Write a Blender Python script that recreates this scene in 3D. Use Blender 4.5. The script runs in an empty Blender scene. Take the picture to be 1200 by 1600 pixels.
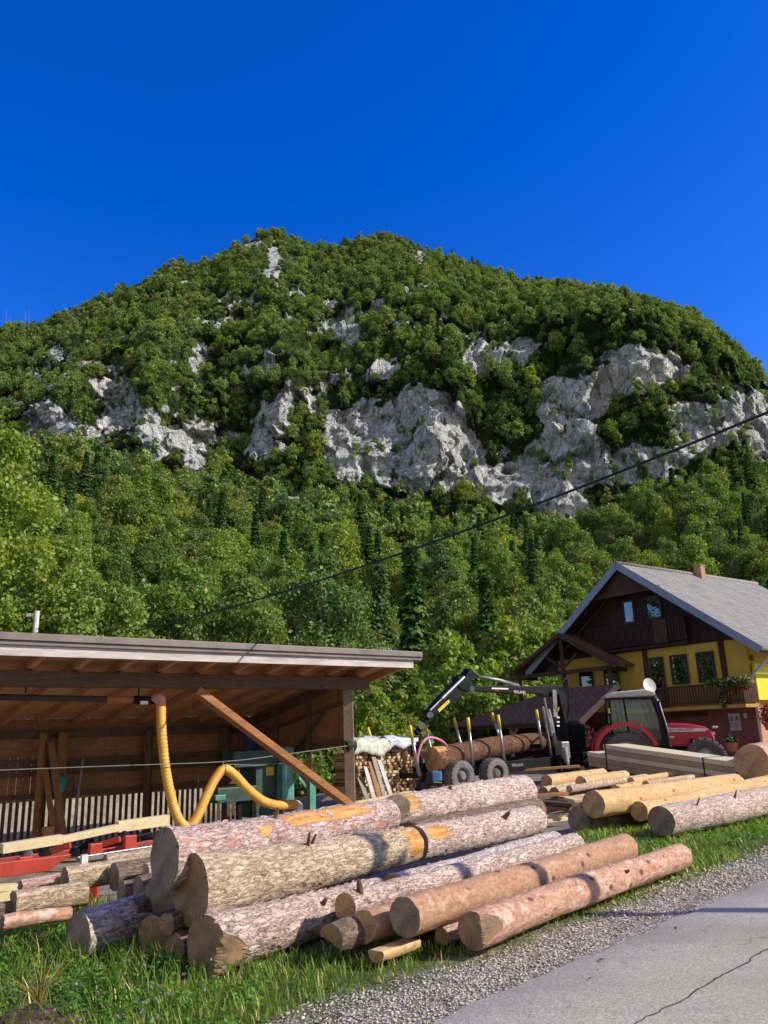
import bpy, math, random
import numpy as np
from math import radians, sin, cos, tan, atan2, sqrt, pi
from mathutils import Vector, Matrix

random.seed(7)
rng = np.random.default_rng(11)
scene = bpy.context.scene
COL = scene.collection

# ------------------------------------------------------------------ camera
FPX, PITCH, ROLL, CAMH = 1250.0, radians(15.6), radians(2.15), 1.6
F_ = Vector((0, cos(PITCH), sin(PITCH)))
R0 = Vector((1, 0, 0)); U0 = Vector((0, -sin(PITCH), cos(PITCH)))
R_ = R0*cos(ROLL) - U0*sin(ROLL)
U_ = R0*sin(ROLL) + U0*cos(ROLL)
CAM = Vector((0, 0, CAMH))
cd = bpy.data.cameras.new('camera'); cam = bpy.data.objects.new('camera', cd); COL.objects.link(cam)
cam.matrix_world = Matrix(((R_.x, U_.x, -F_.x, 0), (R_.y, U_.y, -F_.y, 0), (R_.z, U_.z, -F_.z, CAMH), (0, 0, 0, 1)))
cd.sensor_fit = 'VERTICAL'; cd.sensor_height = 32.0; cd.lens = 32.0*FPX/1600.0
cd.clip_start = 0.1; cd.clip_end = 5000
scene.camera = cam
scene.render.resolution_x = 768; scene.render.resolution_y = 1024

def ray(px, py): return F_*FPX + R_*(px-600) + U_*(800-py)
def G(px, py, z=0.0):
    d = ray(px, py); return CAM + d*((z-CAMH)/d.z)
def D(px, py, Y):
    d = ray(px, py); return CAM + d*(Y/d.y)
def UE(px, py):
    d = ray(px, py); return d.x/d.y, d.z/d.y

# ------------------------------------------------------------------ world and sun
SUN_AZ = Vector((1.0, -0.20, 0)).normalized(); SUN_EL = radians(33)
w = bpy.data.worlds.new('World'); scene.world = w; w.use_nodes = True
nt = w.node_tree; nt.nodes.clear()
sky = nt.nodes.new('ShaderNodeTexSky'); sky.sky_type = 'NISHITA'; sky.sun_disc = False
sky.sun_elevation = SUN_EL; sky.sun_rotation = atan2(SUN_AZ.x, SUN_AZ.y)
sky.altitude = 800; sky.air_density = 1.0; sky.dust_density = 0.4; sky.ozone_density = 3.0
hs = nt.nodes.new('ShaderNodeHueSaturation'); hs.inputs['Saturation'].default_value = 1.40; hs.inputs['Value'].default_value = 1.66
hs.inputs['Hue'].default_value = 0.525
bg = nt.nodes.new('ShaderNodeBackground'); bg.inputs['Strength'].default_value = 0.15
wo = nt.nodes.new('ShaderNodeOutputWorld')
nt.links.new(sky.outputs[0], hs.inputs['Color']); 
# added warm white fill in the sky behind the camera, lifts and neutralises blue shade
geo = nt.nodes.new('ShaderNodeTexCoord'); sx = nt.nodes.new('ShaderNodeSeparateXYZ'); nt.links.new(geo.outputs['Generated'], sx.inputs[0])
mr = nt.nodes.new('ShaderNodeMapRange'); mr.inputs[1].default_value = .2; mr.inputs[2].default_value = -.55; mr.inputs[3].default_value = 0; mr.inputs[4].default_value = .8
nt.links.new(sx.outputs[1], mr.inputs[0]); sky_fill = nt.nodes.new('ShaderNodeMixRGB'); nt.links.new(mr.outputs[0], sky_fill.inputs[0]); nt.links.new(hs.outputs[0], sky_fill.inputs[1]); sky_fill.inputs[2].default_value = (3.4, 3.0, 2.4, 1)
nt.links.new(sky_fill.outputs[0], bg.inputs[0]); nt.links.new(bg.outputs[0], wo.inputs[0])
sl = bpy.data.lights.new('sun', 'SUN'); sl.energy = 5.0; sl.angle = radians(0.53); sl.color = (1.0, 0.91, 0.74)
so = bpy.data.objects.new('sun', sl); COL.objects.link(so)
sd = SUN_AZ*cos(SUN_EL) + Vector((0, 0, sin(SUN_EL)))
so.rotation_euler = sd.to_track_quat('Z', 'Y').to_euler(); so.location = sd*60
scene.view_settings.view_transform = 'Standard'; scene.view_settings.look = 'None'
scene.view_settings.exposure = 0; scene.view_settings.gamma = 1

# ------------------------------------------------------------------ materials
MATS = {}
class NT:
    """tiny node-tree builder"""
    def __init__(s, name):
        s.m = bpy.data.materials.new(name); s.m.use_nodes = True
        s.t = s.m.node_tree; s.b = s.t.nodes['Principled BSDF']; MATS[name] = s.m
        s.out = s.t.nodes['Material Output']
    def n(s, typ, ins=None, **kw):
        nd = s.t.nodes.new('ShaderNode'+typ)
        for k, v in kw.items(): setattr(nd, k, v)
        for k, v in (ins or {}).items():
            if hasattr(v, 'is_output') or isinstance(v, bpy.types.NodeSocket): s.t.links.new(v, nd.inputs[k])
            else: nd.inputs[k].default_value = v
        return nd
    def l(s, a, b): s.t.links.new(a, b)
    def coord(s, kind='Object', scale=(1, 1, 1), loc=(0, 0, 0), rot=(0, 0, 0)):
        c = s.n('TexCoord'); mp = s.n('Mapping', {'Vector': c.outputs[kind], 'Scale': scale, 'Location': loc, 'Rotation': rot}); return mp.outputs[0]
    def pos(s, scale=(1, 1, 1)):
        g = s.n('NewGeometry'); mp = s.n('Mapping', {'Vector': g.outputs['Position'], 'Scale': scale}); return mp.outputs[0]
    def noise(s, vec, scale, detail=4, rough=.55, dist=0.0):
        return s.n('TexNoise', {'Vector': vec, 'Scale': scale, 'Detail': detail, 'Roughness': rough, 'Distortion': dist}).outputs['Fac']
    def ramp(s, fac, stops, interp='LINEAR'):
        r = s.n('ValToRGB', {'Fac': fac}); e = r.color_ramp; e.interpolation = interp
        while len(e.elements) > 1: e.elements.remove(e.elements[-1])
        e.elements[0].position = stops[0][0]; e.elements[0].color = c4(stops[0][1])
        for p, c in stops[1:]:
            q = e.elements.new(p); q.color = c4(c)
        return r.outputs['Color']
    def mix(s, fac, a, b, mode='MIX'):
        nd = s.n('MixRGB', blend_type=mode)
        for k, v in (('Fac', fac), ('Color1', a), ('Color2', b)):
            if isinstance(v, bpy.types.NodeSocket): s.l(v, nd.inputs[k])
            else: nd.inputs[k].default_value = v if k == 'Fac' else c4(v)
        return nd.outputs[0]
    def math(s, op, a, b=0.0, clamp=False):
        nd = s.n('Math', operation=op, use_clamp=clamp)
        for i, v in enumerate((a, b)):
            if isinstance(v, bpy.types.NodeSocket): s.l(v, nd.inputs[i])
            else: nd.inputs[i].default_value = v
        return nd.outputs[0]
    def attr(s, name): return s.n('Attribute', attribute_name=name).outputs['Fac']
    def bump(s, h, dist=.02, strength=1.0, prev=None):
        b = s.n('Bump', {'Height': h, 'Distance': dist, 'Strength': strength})
        if prev: s.l(prev, b.inputs['Normal'])
        return b.outputs[0]
    def set(s, color=None, rough=None, metal=None, normal=None, spec=None):
        for k, v in (('Base Color', color), ('Roughness', rough), ('Metallic', metal), ('Normal', normal), ('Specular IOR Level', spec)):
            if v is None: continue
            if isinstance(v, bpy.types.NodeSocket): s.l(v, s.b.inputs[k])
            else: s.b.inputs[k].default_value = c4(v) if k == 'Base Color' else v
        return s.m
def c4(c):
    if isinstance(c, (int, float)): return (c, c, c, 1)
    return tuple(c)+(1,) if len(c) == 3 else tuple(c)

def simple(name, col, rough=.6, metal=0.0, var=.25, scale=6.0, bump=.0, spec=.4, dirt=None):
    t = NT(name); v = t.coord()
    n1 = t.noise(v, scale, 5, .6)
    a = tuple(c*(1-var) for c in col); b = tuple(min(1, c*(1+var)) for c in col)
    c = t.ramp(n1, [(.3, a), (.7, b)])
    if dirt:
        n2 = t.noise(v, scale*.35, 6, .65); f = t.ramp(n2, [(.45, (0, 0, 0)), (.7, (1, 1, 1))])
        c = t.mix(f, c, dirt)
    nm = t.bump(t.noise(v, scale*6, 3), .01, bump) if bump else None
    r = t.ramp(n1, [(.3, (rough*.85,)*3), (.7, (min(1, rough*1.15),)*3)])
    return t.set(c, r, metal, nm, spec)

def wood(name, c1, c2, grain=(1.2, 14, 14), rough=.75, stain=(.05, .04, .03), stain_amt=.5, bump=.5, scale=1.0, boards=None):
    """timber; grain runs along local X"""
    t = NT(name); v = t.coord('Object', tuple(g*scale for g in grain))
    n = t.noise(v, 2.2, 6, .6, .8); col = t.ramp(n, [(.28, c1), (.72, c2)])
    v2 = t.coord('Object', (.5*scale, 2*scale, 2*scale)); n2 = t.noise(v2, 1.4, 5, .6)
    f = t.math('MULTIPLY', t.ramp(n2, [(.42, (0, 0, 0)), (.75, (1, 1, 1))]), stain_amt)
    col = t.mix(f, col, stain)
    return t.set(col, rough, 0, t.bump(n, .006, bump), .25)

def leafmat(name, cols, trans=.35, hue=.04, yellow=None):
    t = NT(name)
    oi = t.n('ObjectInfo').outputs['Random']; lf = t.attr('leaf')
    base = t.ramp(lf, [(0, cols[0]), (.5, cols[1]), (1, cols[2])])
    r2 = t.ramp(oi, [(0, (.55, .66, .60)), (.3, (.85, 1.0, .8)), (.6, (1.05, 1.08, .85)), (.85, (.72, .88, .95)), (1, (1.25, 1.18, .75))])
    col = t.mix(1.0, base, r2, 'MULTIPLY')
    if yellow: col = t.mix(t.ramp(lf, [(.9, (0, 0, 0)), (.97, (1, 1, 1))]), col, yellow)
    d = t.n('BsdfDiffuse', {'Color': col}); tr = t.n('BsdfTranslucent', {'Color': t.mix(1.0, col, (1.1, 1.25, .5), 'MULTIPLY')})
    gl = t.n('BsdfGlossy', {'Color': (.9, .95, .9, 1), 'Roughness': .42})
    mx = t.n('MixShader', {0: trans}); t.l(d.outputs[0], mx.inputs[1]); t.l(tr.outputs[0], mx.inputs[2])
    m2 = t.n('MixShader', {0: .015}); t.l(mx.outputs[0], m2.inputs[1]); t.l(gl.outputs[0], m2.inputs[2])
    t.t.nodes.remove(t.b); t.l(m2.outputs[0], t.out.inputs['Surface']); return t.m

# ------------------------------------------------------------------ object helpers
ROOTM = {}
def props(o, label=None, cat=None, group=None, kind=None):
    if label: o['label'] = label
    if cat: o['category'] = cat
    if group: o['group'] = group
    if kind: o['kind'] = kind
    return o
def root(name, loc, rz=0, label=None, cat=None, group=None):
    o = bpy.data.objects.new(name, None); COL.objects.link(o); o.empty_display_size = .3
    o.location = loc; o.rotation_euler = (0, 0, rz)
    ROOTM[o.name] = Matrix.Translation(Vector(loc)) @ Matrix.Rotation(rz, 4, 'Z')
    return props(o, label, cat, group)

class MB:
    def __init__(s): s.v = []; s.f = []
    def add(s, vs, fs):
        k = len(s.v); s.v += [tuple(v) for v in vs]; s.f += [tuple(i+k for i in f) for f in fs]; return s
    def box(s, c, size, M=None):
        x, y, z = (q/2 for q in size); c = Vector(c)
        vs = [Vector(p) for p in ((-x,-y,-z),(x,-y,-z),(x,y,-z),(-x,y,-z),(-x,-y,z),(x,-y,z),(x,y,z),(-x,y,z))]
        vs = [c+((M @ p) if M else p) for p in vs]
        return s.add(vs, [(0,3,2,1),(4,5,6,7),(0,1,5,4),(1,2,6,5),(2,3,7,6),(3,0,4,7)])
    def bar(s, a, b, w, h, up=(0, 0, 1)):
        """box from a to b; w sideways, h along up"""
        a, b = Vector(a), Vector(b); d = b-a; L = d.length; X = d/L
        Y = Vector(up).cross(X)
        if Y.length < 1e-4: Y = Vector((0, 1, 0)).cross(X)
        Y.normalize(); Z = X.cross(Y)
        return s.box((a+b)/2, (L, w, h), Matrix((X, Y, Z)).transposed())
    def tube(s, pts, r, n=10, cap=True, closed=False):
        pts = [Vector(p) for p in pts]; m = len(pts); rs = r if isinstance(r, (list, tuple)) else [r]*m
        t0 = (pts[1]-pts[0]).normalized(); ref = Vector((0, 0, 1)) if abs(t0.z) < .9 else Vector((1, 0, 0))
        Y = ref.cross(t0).normalized(); vs = []
        for i, p in enumerate(pts):
            if closed: t = (pts[(i+1) % m]-pts[i-1]).normalized()
            else: t = (pts[min(i+1, m-1)]-pts[max(i-1, 0)]).normalized()
            Y = (Y - t*Y.dot(t)).normalized(); Z = t.cross(Y)
            vs += [p+(Y*cos(2*pi*k/n)+Z*sin(2*pi*k/n))*rs[i] for k in range(n)]
        fs = []
        for i in range(m if closed else m-1):
            a, b = i*n, ((i+1) % m)*n
            fs += [(a+k, a+(k+1) % n, b+(k+1) % n, b+k) for k in range(n)]
        if cap and not closed: fs += [tuple(range(n))[::-1], tuple((m-1)*n+k for k in range(n))]
        return s.add(vs, fs)
    def cyl(s, a, b, r, n=16): return s.tube([a, b], r, n)
    def lathe(s, prof, c, axis=(0, 0, 1), n=24):
        """prof: list of (radius, offset along axis)"""
        A = Vector(axis).normalized(); ref = Vector((0, 0, 1)) if abs(A.z) < .9 else Vector((1, 0, 0))
        X = ref.cross(A).normalized(); Y = A.cross(X); c = Vector(c)
        vs = [c+A*h+(X*cos(2*pi*k/n)+Y*sin(2*pi*k/n))*r for r, h in prof for k in range(n)]
        fs = [(i*n+k, i*n+(k+1) % n, (i+1)*n+(k+1) % n, (i+1)*n+k) for i in range(len(prof)-1) for k in range(n)]
        return s.add(vs, fs)
    def prism(s, poly, ext):
        """polygon (3-D points) pushed along ext"""
        e = Vector(ext); p = [Vector(q) for q in poly]; n = len(p)
        return s.add(p+[q+e for q in p], [tuple(range(n))[::-1], tuple(range(n, 2*n))]+[(i, (i+1) % n, n+(i+1) % n, n+i) for i in range(n)])
    def quad(s, *p): return s.add(p, [tuple(range(len(p)))])

def obj(name, mb, m, parent=None, world=True, smooth=False, bevel=0, label=None, cat=None, group=None, kind=None, auto=None):
    vs, fs = mb.v, mb.f
    me = bpy.data.meshes.new(name)
    if parent is not None:
        if world:
            inv = full_matrix(parent).inverted(); vs = [inv @ Vector(v) for v in vs]
        loc = None
    else:
        a = np.array(vs); loc = Vector(((a[:, 0].min()+a[:, 0].max())/2, (a[:, 1].min()+a[:, 1].max())/2, a[:, 2].min()))
        vs = [Vector(v)-loc for v in vs]
    me.from_pydata([tuple(v) for v in vs], [], fs); me.update()
    import bmesh
    bm = bmesh.new(); bm.from_mesh(me); bmesh.ops.recalc_face_normals(bm, faces=bm.faces); bm.to_mesh(me); bm.free()
    if isinstance(m, str): m = MATS[m]
    me.materials.append(m)
    o = bpy.data.objects.new(name, me); COL.objects.link(o)
    if smooth:
        me.polygons.foreach_set('use_smooth', [True]*len(me.polygons))
        if auto:
            me.set_sharp_from_angle(angle=radians(auto))
    if parent is not None: o.parent = parent
    else:
        o.location = loc
    ROOTM[o.name] = Matrix.Translation(loc) if loc is not None else Matrix()
    if parent is not None: ROOTM[o.name] = Matrix()      # parts carry no own offset
    if bevel:
        b = o.modifiers.new('bevel', 'BEVEL'); b.width = bevel; b.segments = 2; b.limit_method = 'ANGLE'; b.angle_limit = radians(40)
    return props(o, label, cat, group, kind)
def full_matrix(o):
    M = ROOTM[o.name]
    return (full_matrix(o.parent) @ M) if o.parent else M
def copy_tree(o, parent=None):
    c = o.copy(); COL.objects.link(c)
    if parent is not None: c.parent = parent
    for ch in [x for x in CHILD.get(o.name, [])]: copy_tree(ch, c)
    return c
CHILD = {}
def npmesh(name, V, Fq, m, smooth=False, attrs=None, kind=None, nper=4, parent=None):
    """fast mesh from numpy verts and faces of equal size"""
    me = bpy.data.meshes.new(name); V = np.asarray(V, np.float32); Fq = np.asarray(Fq, np.int32)
    me.vertices.add(len(V)); me.vertices.foreach_set('co', V.ravel())
    nf = len(Fq); me.loops.add(nf*nper); me.loops.foreach_set('vertex_index', Fq.ravel())
    me.polygons.add(nf); me.polygons.foreach_set('loop_start', np.arange(nf, dtype=np.int32)*nper)
    if smooth: me.polygons.foreach_set('use_smooth', np.ones(nf, bool))
    for k, (dom, arr) in (attrs or {}).items():
        a = me.attributes.new(k, 'FLOAT', dom); a.data.foreach_set('value', np.asarray(arr, np.float32))
    me.update(calc_edges=True); me.validate()
    if isinstance(m, str): m = MATS[m]
    me.materials.append(m)
    o = bpy.data.objects.new(name, me); COL.objects.link(o)
    if parent is not None: o.parent = parent
    ROOTM[o.name] = Matrix()
    return props(o, kind=kind)

def hsh(ix, iy, iz, seed):
    h = (ix.astype(np.int64)*374761393 + iy.astype(np.int64)*668265263 + iz.astype(np.int64)*2147483647*3 + seed*1274126177) & 0xffffffff
    h = ((h ^ (h >> 13))*1274126177) & 0xffffffff
    h = ((h ^ (h >> 16))*2246822519) & 0xffffffff
    return ((h ^ (h >> 15)) & 0xffffff)/float(0xffffff)
def vn(x, y, z, seed=0):
    x, y, z = np.broadcast_arrays(np.asarray(x, float), np.asarray(y, float), np.asarray(z, float))
    ix, iy, iz = np.floor(x), np.floor(y), np.floor(z); fx, fy, fz = x-ix, y-iy, z-iz
    fx, fy, fz = (f*f*f*(f*(f*6-15)+10) for f in (fx, fy, fz)); r = 0
    for a in (0, 1):
        for b in (0, 1):
            for c in (0, 1):
                r = r + hsh(ix+a, iy+b, iz+c, seed)*(fx if a else 1-fx)*(fy if b else 1-fy)*(fz if c else 1-fz)
    return r*2-1
def fbm(x, y, z, oct=4, seed=0, gain=.5):
    r = 0; a = 1; s = 0
    for o in range(oct):
        r = r + a*vn(x*2**o, y*2**o, z*2**o, seed+o*17); s += a; a *= gain
    return r/s
# ------------------------------------------------------------------ ground, road
NS = Vector((-.643, .766, 0)); DS = Vector((.766, .643, 0))       # into the shed / along its front
ra, rb = G(655, 1600), G(1200, 1373)
RDIR = (rb-ra).normalized(); RN = Vector((-RDIR.y, RDIR.x, 0)); RC = ra.dot(RN)   # RN points away from the road, towards the logs
def sst(a, b, x):
    t = np.clip((x-a)/(b-a), 0, 1); return t*t*(3-2*t)
def gz(x, y):
    x = np.asarray(x, float); y = np.asarray(y, float)
    wv = x*NS.x+y*NS.y; sv = x*DS.x+y*DS.y
    dip = -0.78*sst(8.3, 18.5, wv)*sst(15.5, 11.0, sv)*sst(60, 40, y)
    dip = dip + 2.2*sst(24.3, 26.6, wv)*sst(15.0, 11.0, sv)*sst(60, 40, y)
    r = x*RN.x+y*RN.y-RC
    veg = sst(.5, 2.0, r)*.03*fbm(x*.8, y*.8, 0, 3, 5) + sst(0, .3, r)*.012*fbm(x*4, y*4, 0, 2, 9)
    return dip + veg - .012*sst(-.35, .0, r)*0 - .03*sst(-.1, .25, r)*sst(60, 50, y)
def gzf(x, y): return float(gz(x, y))

t = NT('ground_mat'); g = t.pos()
sep = t.n('SeparateXYZ', {0: g})
dr = t.math('SUBTRACT', t.math('ADD', t.math('MULTIPLY', sep.outputs[0], RN.x), t.math('MULTIPLY', sep.outputs[1], RN.y)), RC)
nb = t.noise(g, 1.3, 5, .6); drn = t.math('ADD', dr, t.math('MULTIPLY', t.math('SUBTRACT', nb, .5), .9))
vor = t.n('TexVoronoi', {'Vector': g, 'Scale': 38.0}); vor2 = t.n('TexVoronoi', {'Vector': g, 'Scale': 85.0})
stone = t.ramp(t.n('SeparateColor', {0: vor.outputs['Color']}).outputs[0], [(0, (0.336, 0.294, 0.252)), (.4, (0.63, 0.588, 0.526)), (1, (0.92, 0.92, 0.86))])
stone = t.mix(t.ramp(vor.outputs['Distance'], [(.25, (0, 0, 0)), (.6, (1, 1, 1))]), stone, (0.175, 0.149, 0.123))
soil = t.ramp(t.noise(g, 9, 6, .7), [(.3, (0.088, 0.067, 0.048)), (.55, (0.176, 0.144, 0.104)), (.75, (0.32, 0.272, 0.208))])
grav = t.mix(t.ramp(t.noise(g, 3.5, 5, .7), [(.5, (0, 0, 0)), (.68, (1, 1, 1))]), stone, soil)
turf = t.ramp(t.noise(g, 14, 6, .7), [(.3, (0.032, 0.056, 0.013)), (.55, (0.072, 0.12, 0.024)), (.8, (0.16, 0.16, 0.064))])
yard = t.ramp(t.noise(g, 2.5, 6, .7), [(.3, (0.16, 0.136, 0.104)), (.6, (0.32, 0.28, 0.232)), (.8, (0.48, 0.432, 0.368))])
lawn = t.ramp(t.noise(g, .7, 6, .7), [(.3, (0.064, 0.112, 0.024)), (.7, (0.144, 0.208, 0.048))])
c = t.mix(t.ramp(t.math('MULTIPLY', drn, .25), [(.14, (0, 0, 0)), (.22, (1, 1, 1))]), grav, turf)
c = t.mix(t.ramp(t.math('MULTIPLY', drn, .1), [(.22, (0, 0, 0)), (.34, (1, 1, 1))]), c, yard)
c = t.mix(t.ramp(t.math('MULTIPLY', sep.outputs[1], .02), [(.76, (0, 0, 0)), (.84, (1, 1, 1))]), c, lawn)
wv_ = t.math('ADD', t.math('MULTIPLY', sep.outputs[0], NS.x), t.math('MULTIPLY', sep.outputs[1], NS.y))
bank = t.math('MULTIPLY', t.ramp(t.math('MULTIPLY', wv_, .02), [(.47, (0, 0, 0)), (.485, (1, 1, 1)), (.6, (1, 1, 1)), (.64, (0, 0, 0))]), t.ramp(t.noise(g, 1.2, 5, .7), [(.42, (1, 1, 1)), (.62, (.15,)*3)]))
c = t.mix(bank, c, t.ramp(t.noise(g, 5, 6, .7), [(.3, (.22, .19, .14)), (.7, (.46, .41, .33))]))
hgt = t.math('ADD', t.math('MULTIPLY', t.math('SUBTRACT', 1.0, vor.outputs['Distance']), .6), t.noise(g, 60, 3, .6))
t.set(c, .95, 0, t.bump(hgt, .012, .8), .15)

xs = np.unique(np.concatenate([np.linspace(-14, 14, 190), np.linspace(-900, -14, 40), np.linspace(14, 900, 40)]))
ys = np.unique(np.concatenate([np.linspace(-6, 3, 10), np.linspace(3, 26, 170), np.linspace(26, 62, 40), np.linspace(62, 900, 30), np.linspace(-300, -6, 8)]))
X, Y = np.meshgrid(xs, ys); Z = gz(X, Y)
nx = len(xs)
q = (np.arange(len(ys)-1)[:, None]*nx+np.arange(nx-1)[None]).ravel()
ground = npmesh('ground', np.stack([X.ravel(), Y.ravel(), Z.ravel()], 1), np.stack([q, q+1, q+1+nx, q+nx], 1), 'ground_mat', True, kind='structure')

t = NT('asphalt'); g = t.pos()
n = t.noise(g, 180, 3, .7); v = t.n('TexVoronoi', {'Vector': g, 'Scale': 120.0}).outputs['Color']
c = t.ramp(t.n('SeparateColor', {0: v}).outputs[0], [(0, (.30, .27, .225)), (.5, (.48, .435, .365)), (.9, (.64, .59, .50)), (1, (.86, .80, .70))])
c = t.mix(t.ramp(t.noise(g, .9, 5, .6), [(.35, (0, 0, 0)), (.75, (.55,)*3)]), c, (.34, .31, .26))
c = t.mix(t.ramp(t.noise(t.pos((.25, .25, .25)), 7, 6, .7), [(.55, (0, 0, 0)), (.72, (.5,)*3)]), c, (.46, .44, .41))
rdv = t.n('Mapping', {'Vector': g, 'Rotation': (0, 0, -atan2(RDIR.y, RDIR.x)), 'Scale': (.12, 1.1, 1)}).outputs[0]
c = t.mix(t.ramp(t.noise(rdv, 1.0, 5, .6), [(.42, (0, 0, 0)), (.62, (.45,)*3)]), c, (.27, .245, .205))
c = t.mix(t.ramp(t.noise(g, 4.2, 3, .5), [(.66, (0, 0, 0)), (.72, (.5,)*3)]), c, (.2, .18, .15))
hair = t.n('TexVoronoi', {'Vector': t.n('VectorMath', {0: g, 1: t.n('TexNoise', {'Vector': g, 'Scale': 2.0, 'Detail': 5.0}).outputs['Color']}, operation='ADD').outputs[0], 'Scale': .55}, feature='DISTANCE_TO_EDGE').outputs['Distance']
c = t.mix(t.math('MULTIPLY', t.ramp(hair, [(.002, (1, 1, 1)), (.007, (0, 0, 0))]), t.ramp(t.noise(g, .8, 3), [(.5, (0, 0, 0)), (.6, (.6,)*3)])), c, (.1, .09, .08))
t.set(c, .88, 0, t.bump(n, .004, .8), .25)
# road with a wavering left edge
N = 240; us = np.linspace(-30, 60, N)
edge = .07*fbm(us*1.1, 0, 0, 4, 3)+.05*fbm(us*5, 0, 0, 3, 4)
V = []
for i, u in enumerate(us):
    for k, off in enumerate((0, -.06, -.6, -3, -6.2)):
        p = ra+RDIR*u+RN*(off+(edge[i] if k < 2 else 0)); V.append((p.x, p.y, (-.012 if k == 0 else .012)))
q = (np.arange(N-1)[:, None]*5+np.arange(4)[None]).ravel()
npmesh('road', V, np.stack([q, q+5, q+6, q+1], 1), 'asphalt', True, kind='structure')
# sealed crack across the asphalt
simple('tar', (.06, .056, .05), .8, var=.3)
a, b = G(985, 1612), G(1215, 1478); mb = MB(); L = []; Rr = []
for i in range(40):
    p = a.lerp(b, i/39); o = .035*float(fbm(i*.35, 2, 0, 3, 8)); dd = (b-a).normalized(); nn = Vector((-dd.y, dd.x, 0)); hw = .0035+.005*abs(float(vn(i*.6, 0, 0, 3)))
    L.append(p+nn*(o+hw)+Vector((0, 0, .016))); Rr.append(p+nn*(o-hw)+Vector((0, 0, .016)))
for i in range(39): mb.quad(L[i], Rr[i], Rr[i+1], L[i+1])
obj('crack_line', mb, 'tar', kind='structure')

# ------------------------------------------------------------------ mountain
ridge_px = [(-420, 700), (-200, 600), (-80, 540), (0, 518), (60, 507), (140, 478), (200, 448), (270, 418), (340, 405), (375, 381), (410, 364), (440, 362), (490, 384), (550, 380), (590, 370), (640, 378), (690, 401), (760, 424), (830, 449), (900, 449), (960, 461), (1030, 477), (1090, 500), (1130, 530), (1160, 562), (1200, 605), (1260, 670), (1350, 740), (1600, 850)]
cb_px = [(-400, 745), (0, 712), (150, 722), (320, 758), (480, 776), (600, 785), (700, 818), (820, 838), (930, 835), (1000, 800), (1100, 772), (1200, 745), (1350, 760), (1600, 870)]
ct_px = [(-400, 700), (0, 640), (150, 600), (320, 610), (480, 600), (600, 600), (720, 560), (800, 525), (950, 490), (1080, 515), (1150, 570), (1200, 622), (1350, 748), (1600, 860)]
def curve(px):
    a = np.array([UE(*p) for p in px]); o = np.argsort(a[:, 0]); return a[o]
ridge_c, cb_c, ct_c = curve(ridge_px), curve(cb_px), curve(ct_px)
NU = 760; uu = np.linspace(-.74, .80, NU)
er = np.interp(uu, ridge_c[:, 0], ridge_c[:, 1]); ecb = np.interp(uu, cb_c[:, 0], cb_c[:, 1]); ect = np.interp(uu, ct_c[:, 0], ct_c[:, 1])
k = np.ones(7)/7
sm = lambda a: np.convolve(np.pad(a, 3, mode='edge'), k, 'valid')
er, ecb, ect = sm(er), sm(ecb), sm(ect)
ecb = np.minimum(ecb, er-.03); ect = np.clip(ect, ecb+.015, er-.012)
Yb = np.full(NU, 62.0); Yc = 290+18*vn(uu*9, 0, 0, 3); Yt = Yc+40+14*vn(uu*14, 0, 0, 4)+60*np.clip(.10-(ect-ecb), 0, .1)
Yr = np.interp(uu, [-.74, -.45, -.1, .3, .5, .8], [470, 520, 545, 500, 440, 400])+20*vn(uu*7, 0, 0, 6)
segs = [(0, 1, 110), (1, 2, 120), (2, 3, 150), (3, 4, 24)]
kn = [(Yb, np.zeros(NU)-.5), (Yc, 1.6+Yc*ecb), (Yt, 1.6+Yt*ect), (Yr, 1.6+Yr*er), (Yr+260, (1.6+Yr*er)*.35)]
rows = []
for a, b, n in segs:
    for i in range(n): rows.append((a, b, i/n))
rows.append((3, 4, 1.0))
MYY = np.zeros((len(rows), NU)); MZZ = np.zeros_like(MYY); LV = np.zeros_like(MYY)
for j, (a, b, q) in enumerate(rows):
    MYY[j] = kn[a][0]*(1-q)+kn[b][0]*q; MZZ[j] = kn[a][1]*(1-q)+kn[b][1]*q; LV[j] = a+q
# soften the knots a little
for _ in range(4):
    for A in (MYY, MZZ): A[1:-1] = .25*A[:-2]+.5*A[1:-1]+.25*A[2:]
MXX = uu[None]*MYY
# relief: spurs and gullies, ledges and buttresses
def facets(x, z, sc_, seed):
    """tilted blocks: each cell of a jittered grid gets its own height and slope"""
    x = x/sc_; z = z/sc_; ix, iz = np.floor(x), np.floor(z); best = np.full(x.shape, 9.0); h = np.zeros(x.shape); o_ = np.zeros_like(ix)
    for a in (-1, 0, 1):
        for b in (-1, 0, 1):
            cx, cz = ix+a, iz+b; px, pz = cx+hsh(cx, cz, o_, seed), cz+hsh(cx, cz, o_, seed+1); dx, dz = x-px, z-pz; d = dx*dx+dz*dz
            v = (hsh(cx, cz, o_, seed+2)-.5)*1.3+dx*(hsh(cx, cz, o_, seed+3)-.5)*2.4+dz*(hsh(cx, cz, o_, seed+4)-.5)*1.6
            m_ = d < best; h = np.where(m_, v, h); best = np.where(m_, d, best)
    return h
ramp_lo = sst(.05, .5, LV); ramp_r = 1-.8*sst(2.7, 3.0, LV)
spur = fbm(MXX/95, MZZ/260, 0.3, 3, 21)
disp = 12*spur*ramp_lo*ramp_r
mid = sst(.86, 1.05, LV)*(1-sst(2.3, 2.75, LV))
rd = 1-np.abs(fbm(MXX/26, MYY/40, MZZ/60, 4, 31)); rd2 = 1-np.abs(fbm(MXX/9, MYY/14, MZZ/17, 3, 35))
led = fbm(MXX/60, 3, MZZ/9, 3, 41)
wx, wz = MXX+6*fbm(MXX/18, MZZ/18, 1, 3, 81), MZZ*.75+MXX*.25+6*fbm(MXX/18, MZZ/18, 5, 3, 82)
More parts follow.
